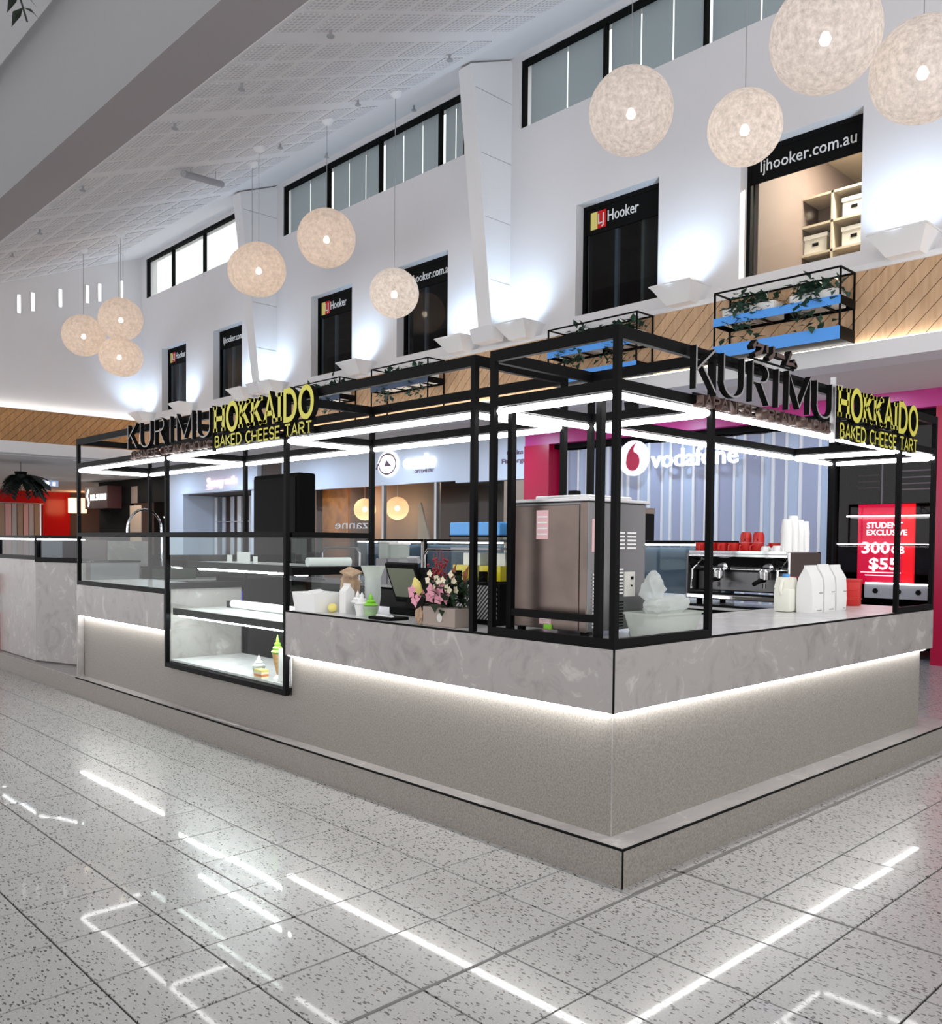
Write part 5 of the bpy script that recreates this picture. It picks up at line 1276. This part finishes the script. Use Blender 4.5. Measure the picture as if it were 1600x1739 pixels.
def sundae(x, y, z, lab, mt='porc', cup='tubp', base='choco'):
    t = thing('sundae_model', (x, y, z), lab, 'dessert model', 'plastic dessert models')
    obj('cup', B().lathe([(.034, 0), (.046, .065), (.05, .07), (.044, .07)], (x, y, z), 18), cup, t, True)
    obj('sauce', B().lathe([(.035, .015), (.043, .05)], (x, y, z), 18, False), base, t); obj('swirl', B().lathe(swirl(.045, .068, 3, .020, .022), (x, y, z), 18), mt, t, 60)
    return t
sundae(3.36, 4.555, Z, 'white swirl sundae model with brown label, left one of the counter row'); sundae(3.30, 4.43, Z, 'white swirl sundae model in the middle of the counter row', 'porc', 'porc')
sundae(3.27, 4.30, Z, 'green matcha swirl model in a clear cup in front of the terminal', 'green', 'tubp', 'green')
bt_ = thing('bill_tray', (3.26, 4.11, Z), 'black bill tray with a white spoon in front of the terminal', 'tray')
bxo('tray', 'blackm', bt_, 3.19, 3.34, 4.02, 4.22, Z+.001, Z+.018, bev=.004); obj('spoon', B().tube([(3.23, 4.19, Z+.024), (3.22, 4.06, Z+.024)], .006, 6), 'porc', bt_); obj('spoon_bowl', B().ball((3.22, 4.04, Z+.025), .016, 10, 6, (1, 1.3, .4)), 'porc', bt_)
# inside the display case
tc = thing('tray_cover', (3.6, 5.9, .943), 'long white rolled tray cover lying on the middle shelf of the display case', 'cover')
obj('roll', B().tube([(3.62, 6.62, .978), (3.60, 5.20, .978)], .033, 14), 'paper', tc, True); bxo('clip', 'blackm', tc, 3.60, 3.66, 6.63, 6.70, .945, 1.0)
tc2 = thing('tray_cover', (3.6, 5.3, 1.323), 'white rolled tray cover lying on the top shelf behind the side glass', 'cover'); obj('roll', B().tube([(3.40, 5.19, 1.355), (3.74, 5.17, 1.355)], .032, 14), 'paper', tc2, True)
for k, (y, w, h, l) in enumerate(((6.28, .20, .085, 'white price card in the middle of the top display shelf'), (6.50, .08, .06, 'small white card left on the top display shelf'), (6.10, .06, .055, 'small white card right on the top display shelf'))):
    t = thing('price_card', (3.5, y, 1.323), l, 'card', 'cards on the top display shelf'); bxo('card', 'paper', t, 3.52, 3.524, y-w/2, y+w/2, 1.323, 1.323+h); bxo('stand', 'silver', t, 3.524, 3.56, y-w*.3, y+w*.3, 1.323, 1.328)
ic = thing('cone_model', (3.30, 5.41, .53), 'green matcha soft serve cone model in the display case corner', 'dessert model', 'plastic dessert models')
obj('cone', B().lathe([(.006, 0), (.034, .13), (.038, .155), (.0, .155)], (3.30, 5.41, .555), 16), 'cone', ic, True); obj('swirl', B().lathe(swirl(.046, .155, 4, .026, .03), (3.30, 5.41, .555), 18), 'green', ic, 60); obj('stand', B().lathe([(.03, 0), (.03, .006), (.008, .03)], (3.30, 5.41, .53), 12), 'porc', ic)
sundae(3.28, 5.63, .53, 'white swirl sundae model with cherry on the display case floor').children
ch = thing('cake_slice', (3.23, 5.51, .53), 'caramel layered slice model beside the cone in the display case', 'dessert model', 'plastic dessert models')
for k, m_ in enumerate(('cream', 'orange', 'cream', 'calla')): bxo('layer', m_, ch, 3.20, 3.26, 5.46, 5.56, .531+k*.016, .546+k*.016)
mc = thing('menu_card', (3.24, 5.14, .53), 'tall white acrylic menu card at the right end of the display case floor', 'card')
b = B(); b.prism([(3.23, 5.285, .53), (3.42, 5.285, .53), (3.26, 5.285, .76), (3.23, 5.285, .76)], (0, -.008, 0)); obj('card', b, 'paper', mc)
obj('foot', B().box(3.23, 3.42, 5.26, 5.30, .53, .534), 'paper', mc)
# back of the kiosk
for k, (x, y, h, l) in enumerate(((6.6, 8.35, .19, 'clear plastic canister on the back counter, left one'), (6.6, 8.12, .17, 'clear plastic canister on the back counter, right one'))):
    t = thing('canister', (x, y, 1.0), l, 'canister', 'canisters on the back counter'); bxo('stand', 'grey', t, x-.1, x+.1, y-.1, y+.1, 1.0, 1.30); bxo('jar', 'tubp', t, x-.08, x+.08, y-.09, y+.09, 1.30, 1.30+h, bev=.02); bxo('lid', 'porc', t, x-.085, x+.085, y-.095, y+.095, 1.30+h, 1.32+h)
fc = thing('gooseneck_tap', (4.75, 10.9, 1.0), 'tall chrome gooseneck tap on the far bench of the kiosk', 'tap')
obj('spout', B().tube([(4.95, 10.9, 1.0), (4.95, 10.9, 1.62)]+[(4.73+.22*math.cos(R(a)), 10.9, 1.62+.26*math.sin(R(a))) for a in range(15, 181, 15)]+[(4.51, 10.9, 1.55)], .016, 8), 'chrome', fc, True); obj('collar', B().tube([(4.95, 10.9, 1.0), (4.95, 10.9, 1.04)], .03, 10), 'chrome', fc)
for (y, l) in ((9.1, 'chrome rail hoop behind the side glass of the display case'), (7.1, 'chrome rail hoop on the back counter above the flowers')):
    t = thing('rail_hoop', (6.5, y, 1.0), l, 'rail', 'chrome hoops on the back counter')
    obj('hoop', B().tube([(6.45, y+.4, 1.0), (6.45, y+.4, 1.36), (6.45, y+.34, 1.42), (6.45, y-.34, 1.42), (6.45, y-.4, 1.36), (6.45, y-.4, 1.0)], .018, 8), 'chrome', t, True)
    for s_ in (-.4, .4): obj('base', B().lathe([(.04, 0), (.03, .015)], (6.45, y+s_, 1.0), 10), 'chrome', t)
bo = thing('bench_oven', (4.75, 8.3, .173), 'dark oven with blue lit display behind the display case', 'oven')
bxo('stand', 'steeld', bo, 4.55, 5.0, 8.0, 8.7, .173, .72); bxo('oven_body', 'blackm', bo, 4.55, 5.0, 8.0, 8.7, .72, 1.12, bev=.01); bxo('oven_door', 'black', bo, 4.54, 4.55, 8.05, 8.5, .76, 1.08); bxo('display', 'bscreen', bo, 4.535, 4.54, 8.12, 8.42, .82, 1.0)
ap = thing('grinder', (6.6, 6.0, 1.0), 'dark coffee grinder with hopper on the back counter', 'grinder')
bxo('body', 'blackm', ap, 6.5, 6.7, 5.9, 6.1, 1.0, 1.25, bev=.02); obj('hopper', B().lathe([(.05, 0), (.09, .16), (.09, .18), (0, .185)], (6.6, 6.0, 1.25), 14), 'dglass', ap, True); bxo('spout', 'chrome', ap, 6.45, 6.5, 5.97, 6.03, 1.12, 1.16)
for k, (y, w, h, l) in enumerate(((9.6, .8, .22, 'grey storage crate on the far bench, left one'), (10.0, .5, .14, 'olive storage crate on the far bench, right one'))):
    t = thing('storage_crate', (5.0-k*.9, 10.85, 1.0), l, 'crate', 'crates on the far bench'); xx = 4.3+k*.75
    bxo('crate', 'grey' if k == 0 else 'leaf', t, xx-.3, xx+.3, 10.75, 11.05, 1.0, 1.0+h, bev=.01); bxo('lid', 'blackm', t, xx-.31, xx+.31, 10.74, 11.06, 1.0+h, 1.02+h)
rb = thing('barrier_post', (3.22, 11.60, .173), 'red and white banded barrier post at the left edge of the picture', 'barrier')
for k, (m_, z0, z1) in enumerate((('redp', .173, .62), ('porc', .62, .84), ('redp', .84, 1.08))): obj('band', B().lathe([(.12, z0), (.12, z1)], (3.22, 11.60, 0), 18), m_, rb, 30)
